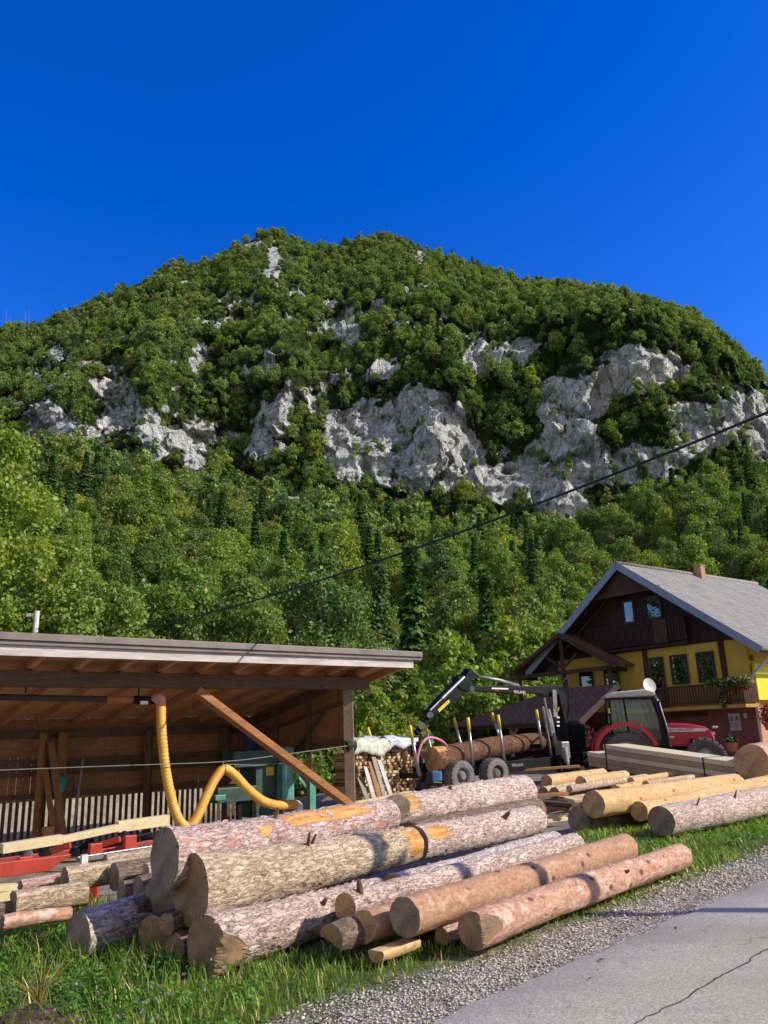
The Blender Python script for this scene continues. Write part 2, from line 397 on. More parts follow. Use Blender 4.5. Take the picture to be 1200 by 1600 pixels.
disp += mid*(11*(rd-.7)+3.2*(rd2-.7)+3.5*led+5.5*facets(wx, wz, 17., 101)+2.5*facets(wx, wz, 6.5, 111)+.7*facets(wx, wz, 2.8, 121))
disp += mid*(1.5*(1-np.abs(fbm(MXX/3.6, MYY/6, MZZ/7, 3, 37)))+1.6*np.round(2.2*fbm(MXX/13, 5, MZZ/5.5, 2, 43))*.5)
disp += (1-mid)*ramp_lo*ramp_r*3*fbm(MXX/22, MYY/22, MZZ/22, 3, 51)
MYY = MYY - disp; MXX = MXX - disp*.25*(uu[None]) + mid*2.5*fbm(MZZ/14, MXX/20, 2, 3, 61)
MZZ = MZZ + .35*disp*ramp_r*(1-mid)
MV = np.stack([MXX, MYY, MZZ], 2)
# pixel coordinates of every vertex, used to set the bare rock where the photograph has it
rel = MV-np.array(CAM); zf = rel@np.array(F_); MPX = 600+FPX*(rel@np.array(R_))/zf; MPY = 800-FPX*(rel@np.array(U_))/zf
rock_ell = [(75,668,55,36,1),(140,690,26,22,.9),(190,625,26,48,1),(172,655,18,25,.8),(262,690,42,36,.8),(308,708,22,48,1),(230,655,25,30,.6),(310,560,18,32,.7),(435,660,20,42,.9),(405,700,22,30,.7),(425,408,14,28,1),(398,382,16,10,.7),(165,458,22,12,.9),(270,440,24,8,.7),(190,440,12,7,.7),(80,590,30,22,.35),(45,590,25,14,.7),(85,555,14,10,.6),(515,515,18,22,.8),(548,522,18,26,.9),(590,480,14,22,.8),(615,500,14,18,.6),(420,570,14,26,.6),(655,400,18,10,.7),(440,470,10,6,.5),(560,640,40,20,.6),
 (540,700,40,55,1),(600,680,50,55,1.2),(655,660,45,65,1.2),(680,720,70,45,1),(590,735,60,28,1),(760,560,40,32,1.1),(815,545,30,28,1),(740,575,25,20,.8),(690,650,40,45,1),(740,720,60,50,.7),(830,720,55,50,1),(870,650,45,62,1.1),(900,690,40,60,1.1),(865,600,22,25,.8),(940,610,40,40,1.2),(1000,585,70,38,1.1),(1050,570,35,35,.8),(990,560,50,25,.7),(1060,640,35,25,.7),(1100,680,60,55,1.1),(1160,640,50,40,1),(1190,680,50,50,1),(1030,720,50,30,1),(960,740,70,30,.9),(870,760,60,40,1),(800,770,40,30,.8),(900,800,40,16,.8),(800,640,30,40,.5),(1050,760,30,16,.8),(1230,640,60,60,.9),(1000,640,60,30,-.7),(960,670,35,25,-.7),(770,625,55,48,-.9),(850,570,32,28,-.9),(700,600,50,25,-.4),(650,765,30,14,.5),(145,870,8,9,.9),(335,920,7,12,.9),(125,690,16,8,-.2),(380,580,8,14,.3)]
rock = np.zeros_like(MXX)
for x, y, a, b, s in rock_ell:
    rock += s*np.exp(-(((MPX-x)/(a*.85))**2+((MPY-y)/(b*.85))**2)**1.5)
patch = fbm(MXX/16, MYY/20, MZZ/16, 4, 71)
rockm = rock*(.80+.5*sst(-.5, .3, patch)) + .03*sst(.93, 1.05, LV)*(1-sst(2.2, 2.5, LV)) + .12*sst(1.2, 1.6, LV)*(1-sst(2.4, 2.8, LV))*(MPX < 760) + .80*patch + .35*fbm(MXX/5, MYY/7, MZZ/5, 3, 73) - .08
rockm = np.where(LV > 2.97, 0, rockm)
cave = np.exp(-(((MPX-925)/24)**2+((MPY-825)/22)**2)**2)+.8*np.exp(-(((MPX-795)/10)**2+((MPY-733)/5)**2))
MYY = MYY + 16*cave; MV[..., 1] = MYY
t = NT('mountain_mat'); g = t.pos(); rk = t.attr('rock'); cv = t.attr('cave')
n1 = t.noise(t.pos((.05, .05, .03)), 1.6, 8, .65, .6); n2 = t.noise(t.pos((.22, .22, .07)), 1.3, 7, .65, .7); n3 = t.noise(t.pos((.06, .06, .35)), 1.2, 6, .6, .4)
rc = t.ramp(n1, [(.22, (.38, .42, .48)), (.40, (.58, .615, .66)), (.58, (.77, .785, .80)), (.8, (.88, .87, .86))])
rc = t.mix(t.ramp(n2, [(.30, (.75,)*3), (.42, (0, 0, 0))]), rc, (.22, .24, .275))
def cracks(sc_, st, w0, w1, amt):
    vv = t.pos(st); dv = t.n('VectorMath', {0: t.n('TexNoise', {'Vector': vv, 'Scale': 1.7, 'Detail': 4.0}).outputs['Color'], 1: (.5, .5, .5)}, operation='MULTIPLY').outputs[0]
    vq = t.n('VectorMath', {0: vv, 1: dv}, operation='ADD').outputs[0]
    return t.math('MULTIPLY', t.ramp(t.n('TexVoronoi', {'Vector': vq, 'Scale': sc_}, feature='DISTANCE_TO_EDGE').outputs['Distance'], [(w0, (1, 1, 1)), (w1, (0, 0, 0))]), amt)
ck1 = cracks(1.0, (.11, .11, .055), .006, .045, .55); ck2 = cracks(1.0, (.33, .33, .15), .006, .05, .3); ck3 = t.math('MULTIPLY', t.ramp(t.noise(t.pos((.5, .5, .05)), 1.0, 6, .7), [(.56, (0, 0, 0)), (.68, (1, 1, 1))]), .4)
ckk = t.math('MAXIMUM', t.math('MAXIMUM', ck1, ck2), ck3)
rc = t.mix(ckk, rc, (.12, .13, .155))
rc = t.mix(t.ramp(n3, [(.58, (0, 0, 0)), (.72, (.5,)*3)]), rc, (.45, .37, .26))
rc = t.mix(t.ramp(t.noise(t.pos((.15, .15, .15)), 1.5, 6, .7), [(.57, (0, 0, 0)), (.66, (.85,)*3)]), rc, (.055, .075, .022))
ug = t.ramp(t.noise(t.pos((.12, .12, .12)), 2, 6, .7), [(.3, (.02, .032, .01)), (.6, (.045, .06, .018)), (.8, (.075, .08, .03))])
edge_n = t.math('ADD', rk, t.math('MULTIPLY', t.math('SUBTRACT', t.noise(t.pos((.3, .3, .3)), 1.0, 5, .7), .5), .5))
c = t.mix(t.ramp(edge_n, [(.30, (0, 0, 0)), (.42, (1, 1, 1))]), ug, rc)
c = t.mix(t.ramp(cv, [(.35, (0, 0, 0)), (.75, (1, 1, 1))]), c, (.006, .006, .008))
hh = t.math('ADD', t.math('ADD', t.math('SUBTRACT', t.math('MULTIPLY', n2, 1.0), t.math('MULTIPLY', ckk, .5)), t.math('MULTIPLY', n3, .5)), t.math('MULTIPLY', t.noise(t.pos((.7, .7, .25)), 1.2, 6, .7), .45))
t.set(c, .95, 0, t.bump(hh, 3.4, 1.0), .1)
nr = len(rows); q = (np.arange(nr-1)[:, None]*NU+np.arange(NU-1)[None]).ravel()
npmesh('mountain', MV.reshape(-1, 3), np.stack([q, q+1, q+1+NU, q+NU], 1), 'mountain_mat', False,
       {'rock': ('POINT', rockm.ravel()), 'cave': ('POINT', cave.ravel())}, kind='structure')
def mz(x, y):
    """height of the lower mountain slope / ground at x, y"""
    j = int(np.argmin(np.abs(uu-x/max(y, 1)))); col = MYY[:250, j]
    return float(np.interp(y, np.maximum.accumulate(col), MZZ[:250, j])) if y > 62 else 0.0
# ------------------------------------------------------------------ trees
leafmat('leaf_far', [(0.186, 0.243, 0.09), (0.294, 0.358, 0.122), (0.416, 0.454, 0.166)], .3)
leafmat('leaf_mid', [(0.165, 0.23, 0.065), (0.277, 0.348, 0.088), (0.413, 0.46, 0.124)], .35)
leafmat('leaf_bright', [(.16, .22, .05), (.285, .35, .075), (.42, .44, .11)], .45, yellow=(0.546, 0.429, 0.078))
leafmat('leaf_yellow', [(0.208, 0.27, 0.052), (0.395, 0.416, 0.083), (0.624, 0.541, 0.146)], .4, yellow=(0.585, 0.39, 0.078))
leafmat('leaf_olive', [(0.136, 0.177, 0.059), (0.236, 0.289, 0.088), (0.366, 0.378, 0.13)], .35)
leafmat('leaf_dark', [(0.088, 0.147, 0.053), (0.153, 0.224, 0.077), (0.236, 0.313, 0.106)], .25)
leafmat('needle', [(.06, .115, .04), (.10, .17, .055), (.15, .22, .075)], .15)
leafmat('needle_blue', [(.085, .15, .07), (.14, .215, .095), (.20, .28, .12)], .2)
leafmat('needle_dead', [(0.192, 0.104, 0.056), (0.272, 0.144, 0.072), (0.16, 0.16, 0.064)], .2)
simple('tree_bark', (.10, .085, .07), .9, var=.4, scale=9, bump=.6)
simple('pale_bark', (.25, .235, .21), .9, var=.35, scale=9, bump=.5)

def quads_at(P, N, a, b, r):
    """a leaf quad at each point: P centres, N normals, a/b half sizes"""
    n = len(P); T = r.normal(size=(n, 3)); T -= N*(T*N).sum(1, keepdims=True); T /= np.linalg.norm(T, axis=1, keepdims=True)+1e-9
    B = np.cross(N, T); a = np.broadcast_to(a, n)[:, None]; b = np.broadcast_to(b, n)[:, None]
    fold = N*(a*.25)
    V = np.stack([P-T*a, P-B*b+fold, P+T*a, P+B*b+fold], 1).reshape(-1, 3)
    return V, np.arange(n*4).reshape(-1, 4)
def unit(v): return v/(np.linalg.norm(v, axis=1, keepdims=True)+1e-9)
def broad(seed, H, W, nb, nl, leaf, low=.15, droop=.0, bs=1.0):
    """crown of overlapping leaf clumps. Returns V, F, leaf value, clump list"""
    r = np.random.default_rng(seed); cl = []
    for i in range(nb):
        h = low+(1-low)*min(.97, max(.02, (i+.5)/nb*.97+r.uniform(-.22, .22))); prof = sin(pi*min(1, max(.04, (h-low)/(1-low)*.86+.13)))**.7
        ang = i*2.399+r.uniform(-.5, .5); rad = W/2*prof*sqrt(r.uniform(.1, 1.0))*.82
        br = W*(.15+.09*r.random())*(.6+.4*prof)*bs
        cl.append((rad*cos(ang), rad*sin(ang), h*H-br*.4, br))
    C = np.array(cl); wgt = C[:, 3]**2; idx = r.choice(len(C), nl, p=wgt/wgt.sum())
    d = unit(r.normal(size=(nl, 3))); d[:, 2] = np.abs(d[:, 2])*.22+d[:, 2]*.78; d = unit(d)
    rr = C[idx, 3]*(r.random(nl)**.33)*(1+.2*r.normal(size=nl))
    P = C[idx, :3]+d*rr[:, None]*np.array([1, 1, 1.05]); P[:, 2] -= droop*rr
    N = unit(d*.7+r.normal(size=(nl, 3))*.75+np.array([0, 0, .12]))
    s = leaf*(.6+.8*r.random(nl))
    V, F = quads_at(P, N, s, s*.62, r)
    lf = np.clip(.5+.22*r.normal(size=nl)+.18*(r.random(len(C))[idx]-.5)*2, 0, .89); lf = np.where(r.random(nl) < .03, .98, lf)
    return V, F, lf, C
def conifer(seed, H, W, levels, per, spray, seg=6, low=.06, droop=.35, thin=0.0):
    r = np.random.default_rng(seed); Ps = []; Ns = []; A = []; Bs = []; br = []
    for i in range(levels):
        t_ = i/levels; z = H*(low+(1-low)*t_); L = W/2*(1-t_)**1.0*(.7+.5*r.random())+.10
        m = max(3, int(per*(1-t_*.55)))
        for k in range(m):
            if r.random() < thin: continue
            a = 2*pi*k/m+i*.7+r.uniform(-.35, .35); l2 = L*(.7+.45*r.random())
            dr = droop*(.5+.8*r.random()); dx, dy = cos(a), sin(a)
            br.append(((0, 0, z), (dx*l2, dy*l2, z-dr*l2)))
            for s in range(seg):
                f = (s+.6)/seg; p = np.array([dx*l2*f, dy*l2*f, z-dr*l2*f*(.6+.4*f)+.12*l2*f*f])
                for side in (-1, 1):
                    wv = spray*(1.25-f*.7)*(.6+.7*r.random())
                    Ps.append(p+np.array([-dy*side, dx*side, -.25])*wv*.5); Ns.append([dx*.7+.45*r.normal(), dy*.7+.45*r.normal(), .75]); A.append(wv); Bs.append(wv*.42)
    n = len(Ps); N = unit(np.array(Ns)); P = np.array(Ps)
    V, F = quads_at(P, N, np.array(A), np.array(Bs), r)
    return V, F, np.clip(.5+.25*r.normal(size=n), 0, .89), br
def crown_obj(name, data, m, parent=None):
    V, F, lf = data[:3]
    return npmesh(name, V, F, m, False, {'leaf': ('FACE', lf)}, parent=parent)
def trunk_mb(H, r0, limbs=(), lean=0.0, seed=0):
    rr = random.Random(seed); mb = MB(); pts = []; rs = []
    for i in range(9):
        f = i/8; pts.append((lean*f*H+rr.uniform(-.012, .012)*H, rr.uniform(-.012, .012)*H, f*H-.15)); rs.append(r0*(1-.86*f)*(1.35 if i == 0 else 1))
    mb.tube(pts, rs, 9)
    for (x, y, z, q) in limbs:
        zb = max(.2*H, z-max(.8, (x*x+y*y)**.5*.9)); zb = min(zb, H*.9); rb = r0*(1-.86*zb/H)*.55
        b = Vector((lean*zb, 0, zb)); e = Vector((x, y, z)); mid = b.lerp(e, .5)+Vector((0, 0, -.06*(e-b).length))
        mb.tube([b, mid, e], [rb, rb*.6, rb*.15+.006], 6)
    return mb
simple('crown_dummy', (.1, .1, .1))

# kinds of far-off trees: the first of each kind stands on the slope as a tree of its own
MIDK = []     # (name, crown data, material, trunk)
defs = [('broadleaf_tree', broad(101, 11, 7.5, 34, 6000, .23), 'leaf_mid'), ('broadleaf_tree', broad(102, 12.5, 6.5, 36, 6000, .22), 'leaf_mid'),
        ('broadleaf_tree', broad(103, 9.5, 8, 32, 5600, .23), 'leaf_bright'), ('broadleaf_tree', broad(104, 13, 8, 38, 6400, .23), 'leaf_olive'),
        ('spruce_tree', conifer(105, 15, 6.4, 36, 14, .42, 8, low=.05, droop=.3), 'needle'), ('spruce_tree', conifer(106, 12, 5.6, 32, 14, .40, 8, low=.05, droop=.25), 'needle_blue'),
        ('pine_tree', broad(107, 14, 5, 22, 4200, .20, low=.3), 'needle_blue'), ('broadleaf_tree', broad(108, 8, 6.5, 26, 4600, .21, low=.08), 'leaf_yellow')]
labs = {'broadleaf_tree': ('leafy green broadleaf tree in the dense wood on the lower mountain slope', 'leafy trees in the wood on the lower slope'),
        'spruce_tree': ('pointed dark spruce rising from the dense wood on the lower mountain slope', 'spruces in the wood on the lower slope'),
        'pine_tree': ('bluish green pine with a loose crown in the wood on the lower slope', 'pines in the wood on the lower slope')}
MIDMESH = []
for nm, d, m in defs:
    cr = crown_obj('crown', d, m); h = float(d[0][:, 2].max())
    if nm == 'spruce_tree': tb = trunk_mb(h*.97, .2, (), 0, 3)
    else: tb = trunk_mb(h*.9, .2, [tuple(x) for x in d[3][::3]], 0, 5)
    tr = obj('trunk', tb, 'tree_bark', cr, smooth=True); tr.parent = None
    MIDMESH.append((nm, cr, tr))
FARMESH = []
for sd, (H, W, nb, nl, lf, mt) in enumerate([(7.5, 7, 19, 900, .42, 'leaf_far'), (9.5, 6.2, 19, 900, .42, 'leaf_far'), (6, 6.6, 15, 800, .40, 'leaf_far'), (8, 8, 21, 950, .45, 'leaf_olive'), (8, 6.5, 19, 900, .42, 'leaf_dark')]):
    FARMESH.append(crown_obj('crown', broad(200+sd, H, W, nb, nl, lf, low=.02), mt))
FARMESH.append(crown_obj('crown', conifer(210, 9, 4.0, 18, 9, .5, 5), 'needle'))

# where trees stand on the mountain: evenly over its surface, none on bare rock
tri = MV[:-1, :-1]; e1 = MV[1:, :-1]-tri; e2 = MV[:-1, 1:]-tri
area = np.linalg.norm(np.cross(e1, e2), axis=2); area[LV[:-1, :-1] > 3.12] = 0
lvc = LV[:-1, :-1]; dens = np.where(lvc < 1, np.where(tri[..., 1] < 190, 1/17., 1/21.), np.where(lvc < 2, 1/30., 1/24.))
rkc = rockm[:-1, :-1]; dens = dens*np.clip(1.0+1.1*fbm(tri[..., 0]/22, tri[..., 1]/22, tri[..., 2]/22, 3, 131), .35, 1.6); dens = dens*np.where(rkc > .33, .30*np.clip(.6+2.2*fbm(tri[..., 0]/9, tri[..., 1]/14, tri[..., 2]/7, 3, 141), .12, 2.2), 1)*np.where(cave[:-1, :-1] > .25, 0, 1)
dens = dens*np.where((MPX[:-1, :-1] < -330) | (MPX[:-1, :-1] > 1560), .3, 1)
wt = (area*dens).ravel(); ntree = int(wt.sum()); print('trees', ntree)
pick = rng.choice(len(wt), ntree, p=wt/wt.sum()); ii, jj = np.unravel_index(pick, area.shape)
f1, f2 = rng.random(ntree)[:, None], rng.random(ntree)[:, None]
TP = MV[ii, jj]+e1[ii, jj]*f1+e2[ii, jj]*f2; TL = LV[ii, jj]; TR = rockm[ii, jj]; TX = MPX[ii, jj]; TY_ = MPY[ii, jj]
nzv = fbm(TP[:, 0]/40, TP[:, 1]/40, TP[:, 2]/40, 3, 91)
kindf = rng.random(ntree); dist = TP[:, 1]
mid_sel = (dist < 190) & (TL < 1)
con = np.where(TL < 1, .14+.3*np.clip(nzv+.05, 0, 1)+.15*((TX > 1080) & (TY_ > 780)), .05)
mk = np.where(kindf < con, np.where(rng.random(ntree) < .55, 4, np.where(rng.random(ntree) < .6, 5, 6)), np.array([0, 1, 2, 3, 7, 0, 1, 3])[(rng.integers(0, 8, ntree)+(nzv*4).astype(int)) % 8])
fk = np.where(kindf < con*.8, 5, rng.integers(0, 5, ntree))
sc = .5+.95*rng.random(ntree)**1.4+.25*np.clip(nzv, -.5, 1)
sc = np.where(TL > 1, sc*np.where(TL > 2.2, .82, .72), sc); sc = np.where(TR > .2, sc*.55, np.where(TR > .0, sc*.72, sc)); sc = np.where((TL > .8) & (TL <= 1.05), sc*.62, sc)
sc = np.where(dist < 190, sc*np.interp(dist, [60, 110, 190], [.50, .62, .82]), sc)
yaw = rng.random(ntree)*2*pi

def scatter(name, sel, kinds, meshes, sink=.4, zs=None):
    """one object: a point for every tree, a crown set on each point by geometry nodes"""
    n = int(sel.sum()); P = TP[sel].copy(); P[:, 2] -= sink
    me = bpy.data.meshes.new(name); me.vertices.add(n); me.vertices.foreach_set('co', P.astype(np.float32).ravel())
    for k, ty, arr in (('pick', 'INT', kinds[sel]), ('size', 'FLOAT', sc[sel]), ('yaw', 'FLOAT', yaw[sel])):
        a = me.attributes.new(k, ty, 'POINT'); a.data.foreach_set('value', arr.astype(np.int32 if ty == 'INT' else np.float32))
    o = bpy.data.objects.new(name, me); COL.objects.link(o); o['kind'] = 'stuff'; ROOTM[o.name] = Matrix()
    ng = bpy.data.node_groups.new(name, 'GeometryNodeTree')
    ng.interface.new_socket('Geometry', in_out='INPUT', socket_type='NodeSocketGeometry'); ng.interface.new_socket('Geometry', in_out='OUTPUT', socket_type='NodeSocketGeometry')
    nn = ng.nodes; gi = nn.new('NodeGroupInput'); go = nn.new('NodeGroupOutput')
    ip = nn.new('GeometryNodeInstanceOnPoints'); join = nn.new('GeometryNodeJoinGeometry')
    infos = []
    for c in meshes:
        oi = nn.new('GeometryNodeObjectInfo'); oi.transform_space = 'ORIGINAL'; oi.inputs['Object'].default_value = c; oi.inputs['As Instance'].default_value = True; infos.append(oi)
    for oi in reversed(infos): ng.links.new(oi.outputs['Geometry'], join.inputs[0])
    def na(nm, ty):
        q = nn.new('GeometryNodeInputNamedAttribute'); q.data_type = ty; q.inputs['Name'].default_value = nm
        return [s for s in q.outputs if s.enabled][0]
    cx = nn.new('ShaderNodeCombineXYZ'); ng.links.new(na('yaw', 'FLOAT'), cx.inputs[2])
    ng.links.new(gi.outputs[0], ip.inputs['Points']); ng.links.new(join.outputs[0], ip.inputs['Instance']); ip.inputs['Pick Instance'].default_value = True
    ng.links.new(na('pick', 'INT'), ip.inputs['Instance Index']); ng.links.new(cx.outputs[0], ip.inputs['Rotation']); ng.links.new(na('size', 'FLOAT'), ip.inputs['Scale'])
    ng.links.new(ip.outputs[0], go.inputs[0])
    md = o.modifiers.new('trees', 'NODES'); md.node_group = ng
    return o
# the nearest trees of the slope stand as trees of their own, the rest as two woods
order = np.argsort(dist+1e6*(~mid_sel)-0*TX); vis = [i for i in order if mid_sel[i] and -60 < TX[i] < 1260][:110]
for k in range(len(MIDMESH)):
    if not (mk[vis] == k).any(): mk[vis[20+5*k]] = k
used = set()
for i in vis:
    k = int(mk[i]); nm, cr, tr = MIDMESH[k]; lab, grp = labs[nm]
    o = root(nm, (TP[i, 0], TP[i, 1], TP[i, 2]-.3), yaw[i], lab, 'tree', grp); o.scale = (sc[i],)*3
    if k not in used: c, t_ = cr, tr
    else: c, t_ = cr.copy(), tr.copy(); COL.objects.link(c); COL.objects.link(t_)
    used.add(k); c.parent = o; t_.parent = o
ind = np.zeros(ntree, bool); ind[vis] = True
for k, (nm, cr, tr) in enumerate(MIDMESH):
    if k not in used: bpy.data.objects.remove(tr); print('unused kind', k)
scatter('slope_wood', mid_sel & ~ind, mk, [x[1] for x in MIDMESH])
# far kinds: their first tree stands on the mountain as itself
far_sel = ~mid_sel
for k, c in enumerate(FARMESH):
    cand = np.where(far_sel & (fk == k) & (TL > 2.3) & (TL < 2.98) & (TX > 300) & (TX < 1000))[0]; i = int(cand[np.argmin(TY_[cand])])
    o = root('spruce_tree' if k == 5 else 'broadleaf_tree', (TP[i, 0], TP[i, 1], TP[i, 2]-.3), yaw[i], ('small dark spruce standing up from the forest on the mountain ridge' if k == 5 else 'rounded green tree among the forest along the mountain ridge'), 'tree', 'trees along the mountain ridge')
    o.scale = (sc[i],)*3; c.parent = o; tb = obj('trunk', trunk_mb(5, .15), 'tree_bark', o, world=False); far_sel[i] = False
scatter('mountain_forest', far_sel, fk, FARMESH)

# foreground trees behind the yard, each with its own crown
def near_tree(name, px, ytop, Y, data_fn, m, label, lean=0.0, bark='tree_bark', r0=.16, scale=None):
    base = D(px, 1150, Y); zt = D(px, ytop, Y).z; gzv = gzf(base.x, Y) if Y < 62 else mz(base.x, Y); H = zt-gzv
    o = root(name, (base.x, Y, gzv), random.uniform(0, 6), label, 'tree' if 'bush' not in name and 'shrub' not in name else 'bush')
    d = data_fn(H); crown_obj('crown', d, m, o)
    limbs = [tuple(x) for x in d[3][::2]] if len(d[3]) and len(d[3][0]) == 4 else ()
    obj('trunk', trunk_mb(H*.93, r0, limbs, lean, int(px)), bark, o, world=False, smooth=True)
    return o
BL = lambda s, W, nb, nl, lf, low=.15: (lambda H: broad(s, H, W, int(nb*1.5), nl, lf, low, bs=.62))
CF = lambda s, W, lv, per, sp, low=.06, droop=.35, seg=8: (lambda H: conifer(s, H, W, lv, per, sp, seg, low, droop))
near_tree('broadleaf_tree', -32, 676, 27, BL(301, 5.6, 60, 30000, .085, .1), 'leaf_bright', 'tall bright green tree with yellowing leaves at the left edge of the photo')
near_tree('broadleaf_tree', 75, 850, 29, BL(302, 5.5, 40, 18000, .085, .05), 'leaf_mid', 'broad green tree behind the white pole and left shed roof')
near_tree('broadleaf_tree', 150, 905, 27, BL(303, 5, 34, 15000, .085, .05), 'leaf_mid', 'low green tree behind the left half of the shed roof')
near_tree('broadleaf_tree', 265, 872, 31, BL(304, 5.2, 34, 14000, .095, .05), 'leaf_bright', 'bright green tree with orange tipped top behind the middle of the shed roof')
near_tree('broadleaf_tree', 385, 905, 31, BL(305, 5.0, 34, 14000, .085, .05), 'leaf_olive', 'olive brown tree above the shed roof where the cable fades')
near_tree('broadleaf_tree', 510, 862, 33, BL(306, 5.8, 40, 15000, .09, .12), 'leaf_dark', 'dark leaved tree with pale branches behind the right part of the shed roof', r0=.2, bark='pale_bark')
near_tree('pine_tree', 600, 880, 40, CF(307, 3.6, 40, 9, .35, .1, .3), 'needle_blue', 'grey green conifer between the dark leaved tree and the dark spruce')
near_tree('pine_tree', 590, 985, 37, CF(308, 2.2, 22, 8, .3, .1, .3), 'needle_dead', 'small rust brown dying conifer above the right end of the shed roof')
near_tree('spruce_tree', 655, 850, 50, CF(309, 5.4, 46, 10, .42, .04, .5), 'needle', 'tallest dark spruce with drooping branches right of the shed roof')
near_tree('spruce_tree', 775, 885, 56, CF(310, 4.6, 40, 10, .42, .04, .5), 'needle', 'dark spruce standing above the crane boom left of the house')
near_tree('broadleaf_tree', 715, 985, 42, BL(311, 5.4, 28, 7000, .15, .1), 'leaf_mid', 'round green tree behind the elbow of the crane')
near_tree('broadleaf_tree', 800, 965, 48, BL(312, 5.5, 28, 7000, .16, .1), 'leaf_bright', 'light green tree between the crane boom and the porch roof')
near_tree('broadleaf_tree', 868, 950, 52, BL(313, 6, 28, 7000, .16, .1), 'leaf_mid', 'green tree close against the left side of the gabled house')
near_tree('broadleaf_tree', 640, 1040, 36, BL(314, 3.4, 24, 6000, .11, .04), 'leaf_bright', 'thin pale stemmed young tree beside the end of the shed roof', r0=.06, bark='pale_bark')
near_tree('leafy_bush', 585, 1075, 29, BL(315, 2.8, 20, 6000, .08, .0), 'leaf_bright', 'bright green bush right behind the shed corner post', r0=.05)
near_tree('leafy_bush', 625, 1095, 33, BL(316, 3.0, 20, 5000, .09, .0), 'leaf_yellow', 'yellow green bush behind the covered firewood stacks', r0=.05)
near_tree('leafy_bush', 672, 1105, 38, BL(317, 2.8, 20, 5000, .09, .0), 'leaf_bright', 'green bush behind the lower end of the crane boom', r0=.05)
near_tree('leafy_bush', 500, 1165, 27.5, BL(318, 4.2, 20, 6000, .09, .0), 'leaf_olive', 'olive bush seen through the open lower end wall of the shed', r0=.05)
near_tree('leafy_bush', 130, 1235, 27, BL(319, 3.6, 20, 5000, .08, .0), 'leaf_bright', 'sunlit green bush seen between the slats of the shed back wall', r0=.05)
near_tree('leafy_bush', 830, 1065, 58, BL(320, 5, 22, 5000, .14, .0), 'leaf_bright', 'sunlit bush seen below the porch roof edge', r0=.05)
near_tree('leafy_bush', 745, 1050, 60, BL(321, 6, 22, 6000, .15, .0), 'leaf_bright', 'pale green bush in the meadow behind the crane', r0=.05)
# ------------------------------------------------------------------ the sawmill shed
wood('wood_dark', (0.074, 0.045, 0.027), (0.189, 0.115, 0.068), stain=(0.041, 0.03, 0.022), stain_amt=.5)
wood('wood_boards', (.20, .095, .045), (.46, .235, .11), stain=(0.111, 0.066, 0.044), stain_amt=.6)
wood('wood_roof', (0.456, 0.229, 0.105), (0.807, 0.439, 0.211), stain=(0.211, 0.124, 0.07), stain_amt=.5)
wood('wood_rafter', (0.386, 0.194, 0.088), (0.702, 0.386, 0.194), stain=(0.176, 0.105, 0.061), stain_amt=.45)
wood('wood_grey', (0.23, 0.19, 0.155), (0.46, 0.402, 0.345), stain=(0.115, 0.092, 0.081), stain_amt=.5)
wood('wood_white', (0.425, 0.385, 0.364), (0.729, 0.688, 0.668), stain=(0.223, 0.182, 0.172), stain_amt=.65)
wood('wood_brace', (0.235, 0.098, 0.039), (0.508, 0.244, 0.098), stain=(0.137, 0.059, 0.029), stain_amt=.5)
wood('wood_post', (0.162, 0.115, 0.081), (0.405, 0.297, 0.23), stain=(0.081, 0.061, 0.054), stain_amt=.6)
wood('wood_fresh', (.60, .48, .27), (.80, .68, .44), stain=(.50, .36, .18), stain_amt=.35)
wood('wood_orange', (.36, .17, .06), (.56, .30, .12), stain=(.2, .1, .05), stain_amt=.3)
simple('roof_metal', (.20, .165, .155), .45, .2, .2, 3, .05)
simple('zinc', (.17, .17, .17), .5, .3, .2, 5)
simple('steel', (.36, .36, .37), .38, .8, .25, 6)
simple('black_metal', (.007, .0075, .009), .5, 0, .3, 5, spec=.18)
simple('dark_rubber', (.02, .02, .021), .8, 0, .4, 10, .3)

PB = Vector((-1.05, 20.0, 0)); W0 = NS.dot(PB)
def PW(px, py, w):
    d = ray(px, py); return CAM + d*((w-NS.dot(CAM))/NS.dot(d))
def SP(px, py, yl): return PW(px, py, W0+yl)
def SL(x, y, z): return PB+DS*x+NS*y+Vector((0, 0, z))
RSL = .185
def zr(y): return 3.02-RSL*y          # underside of the rafters
EAVE = -1.02; BACK = 4.95; XL = -15.0; XR = 1.25
shed = root('timber_shed', PB, atan2(DS.y, DS.x), 'long open timber sawmill shed with a lean-to roof and white weathered fascia board', 'shed')
mb = MB()
for i in range(60):                                   # ribbed roof sheet
    x0 = XL+(XR-XL)*i/60; x1 = XL+(XR-XL)*(i+1)/60; h = .03 if i % 2 else 0
    mb.prism([SL(x0, EAVE-.06, zr(EAVE-.06)+.235+h), SL(x1, EAVE-.06, zr(EAVE-.06)+.235+h), SL(x1, BACK+.3, zr(BACK+.3)+.235+h), SL(x0, BACK+.3, zr(BACK+.3)+.235+h)], (0, 0, .022))
obj('roof_sheet', mb, 'roof_metal', shed)
ze = zr(EAVE)
mb = MB(); mb.bar(SL(XL, EAVE-.10, ze+.29), SL(XR+.22, EAVE-.10, ze+.29), .09, .13); mb.bar(SL(XL, EAVE-.075, ze+.185), SL(XR+.22, EAVE-.075, ze+.185), .05, .075)
obj('eave_flashing', mb, 'roof_metal', shed, bevel=.008)
obj('fascia_board', MB().bar(SL(XL, EAVE-.02, ze+.055), SL(XR, EAVE-.02, ze+.055), .03, .185), 'wood_white', shed, bevel=.004)
mb = MB(); n = 46
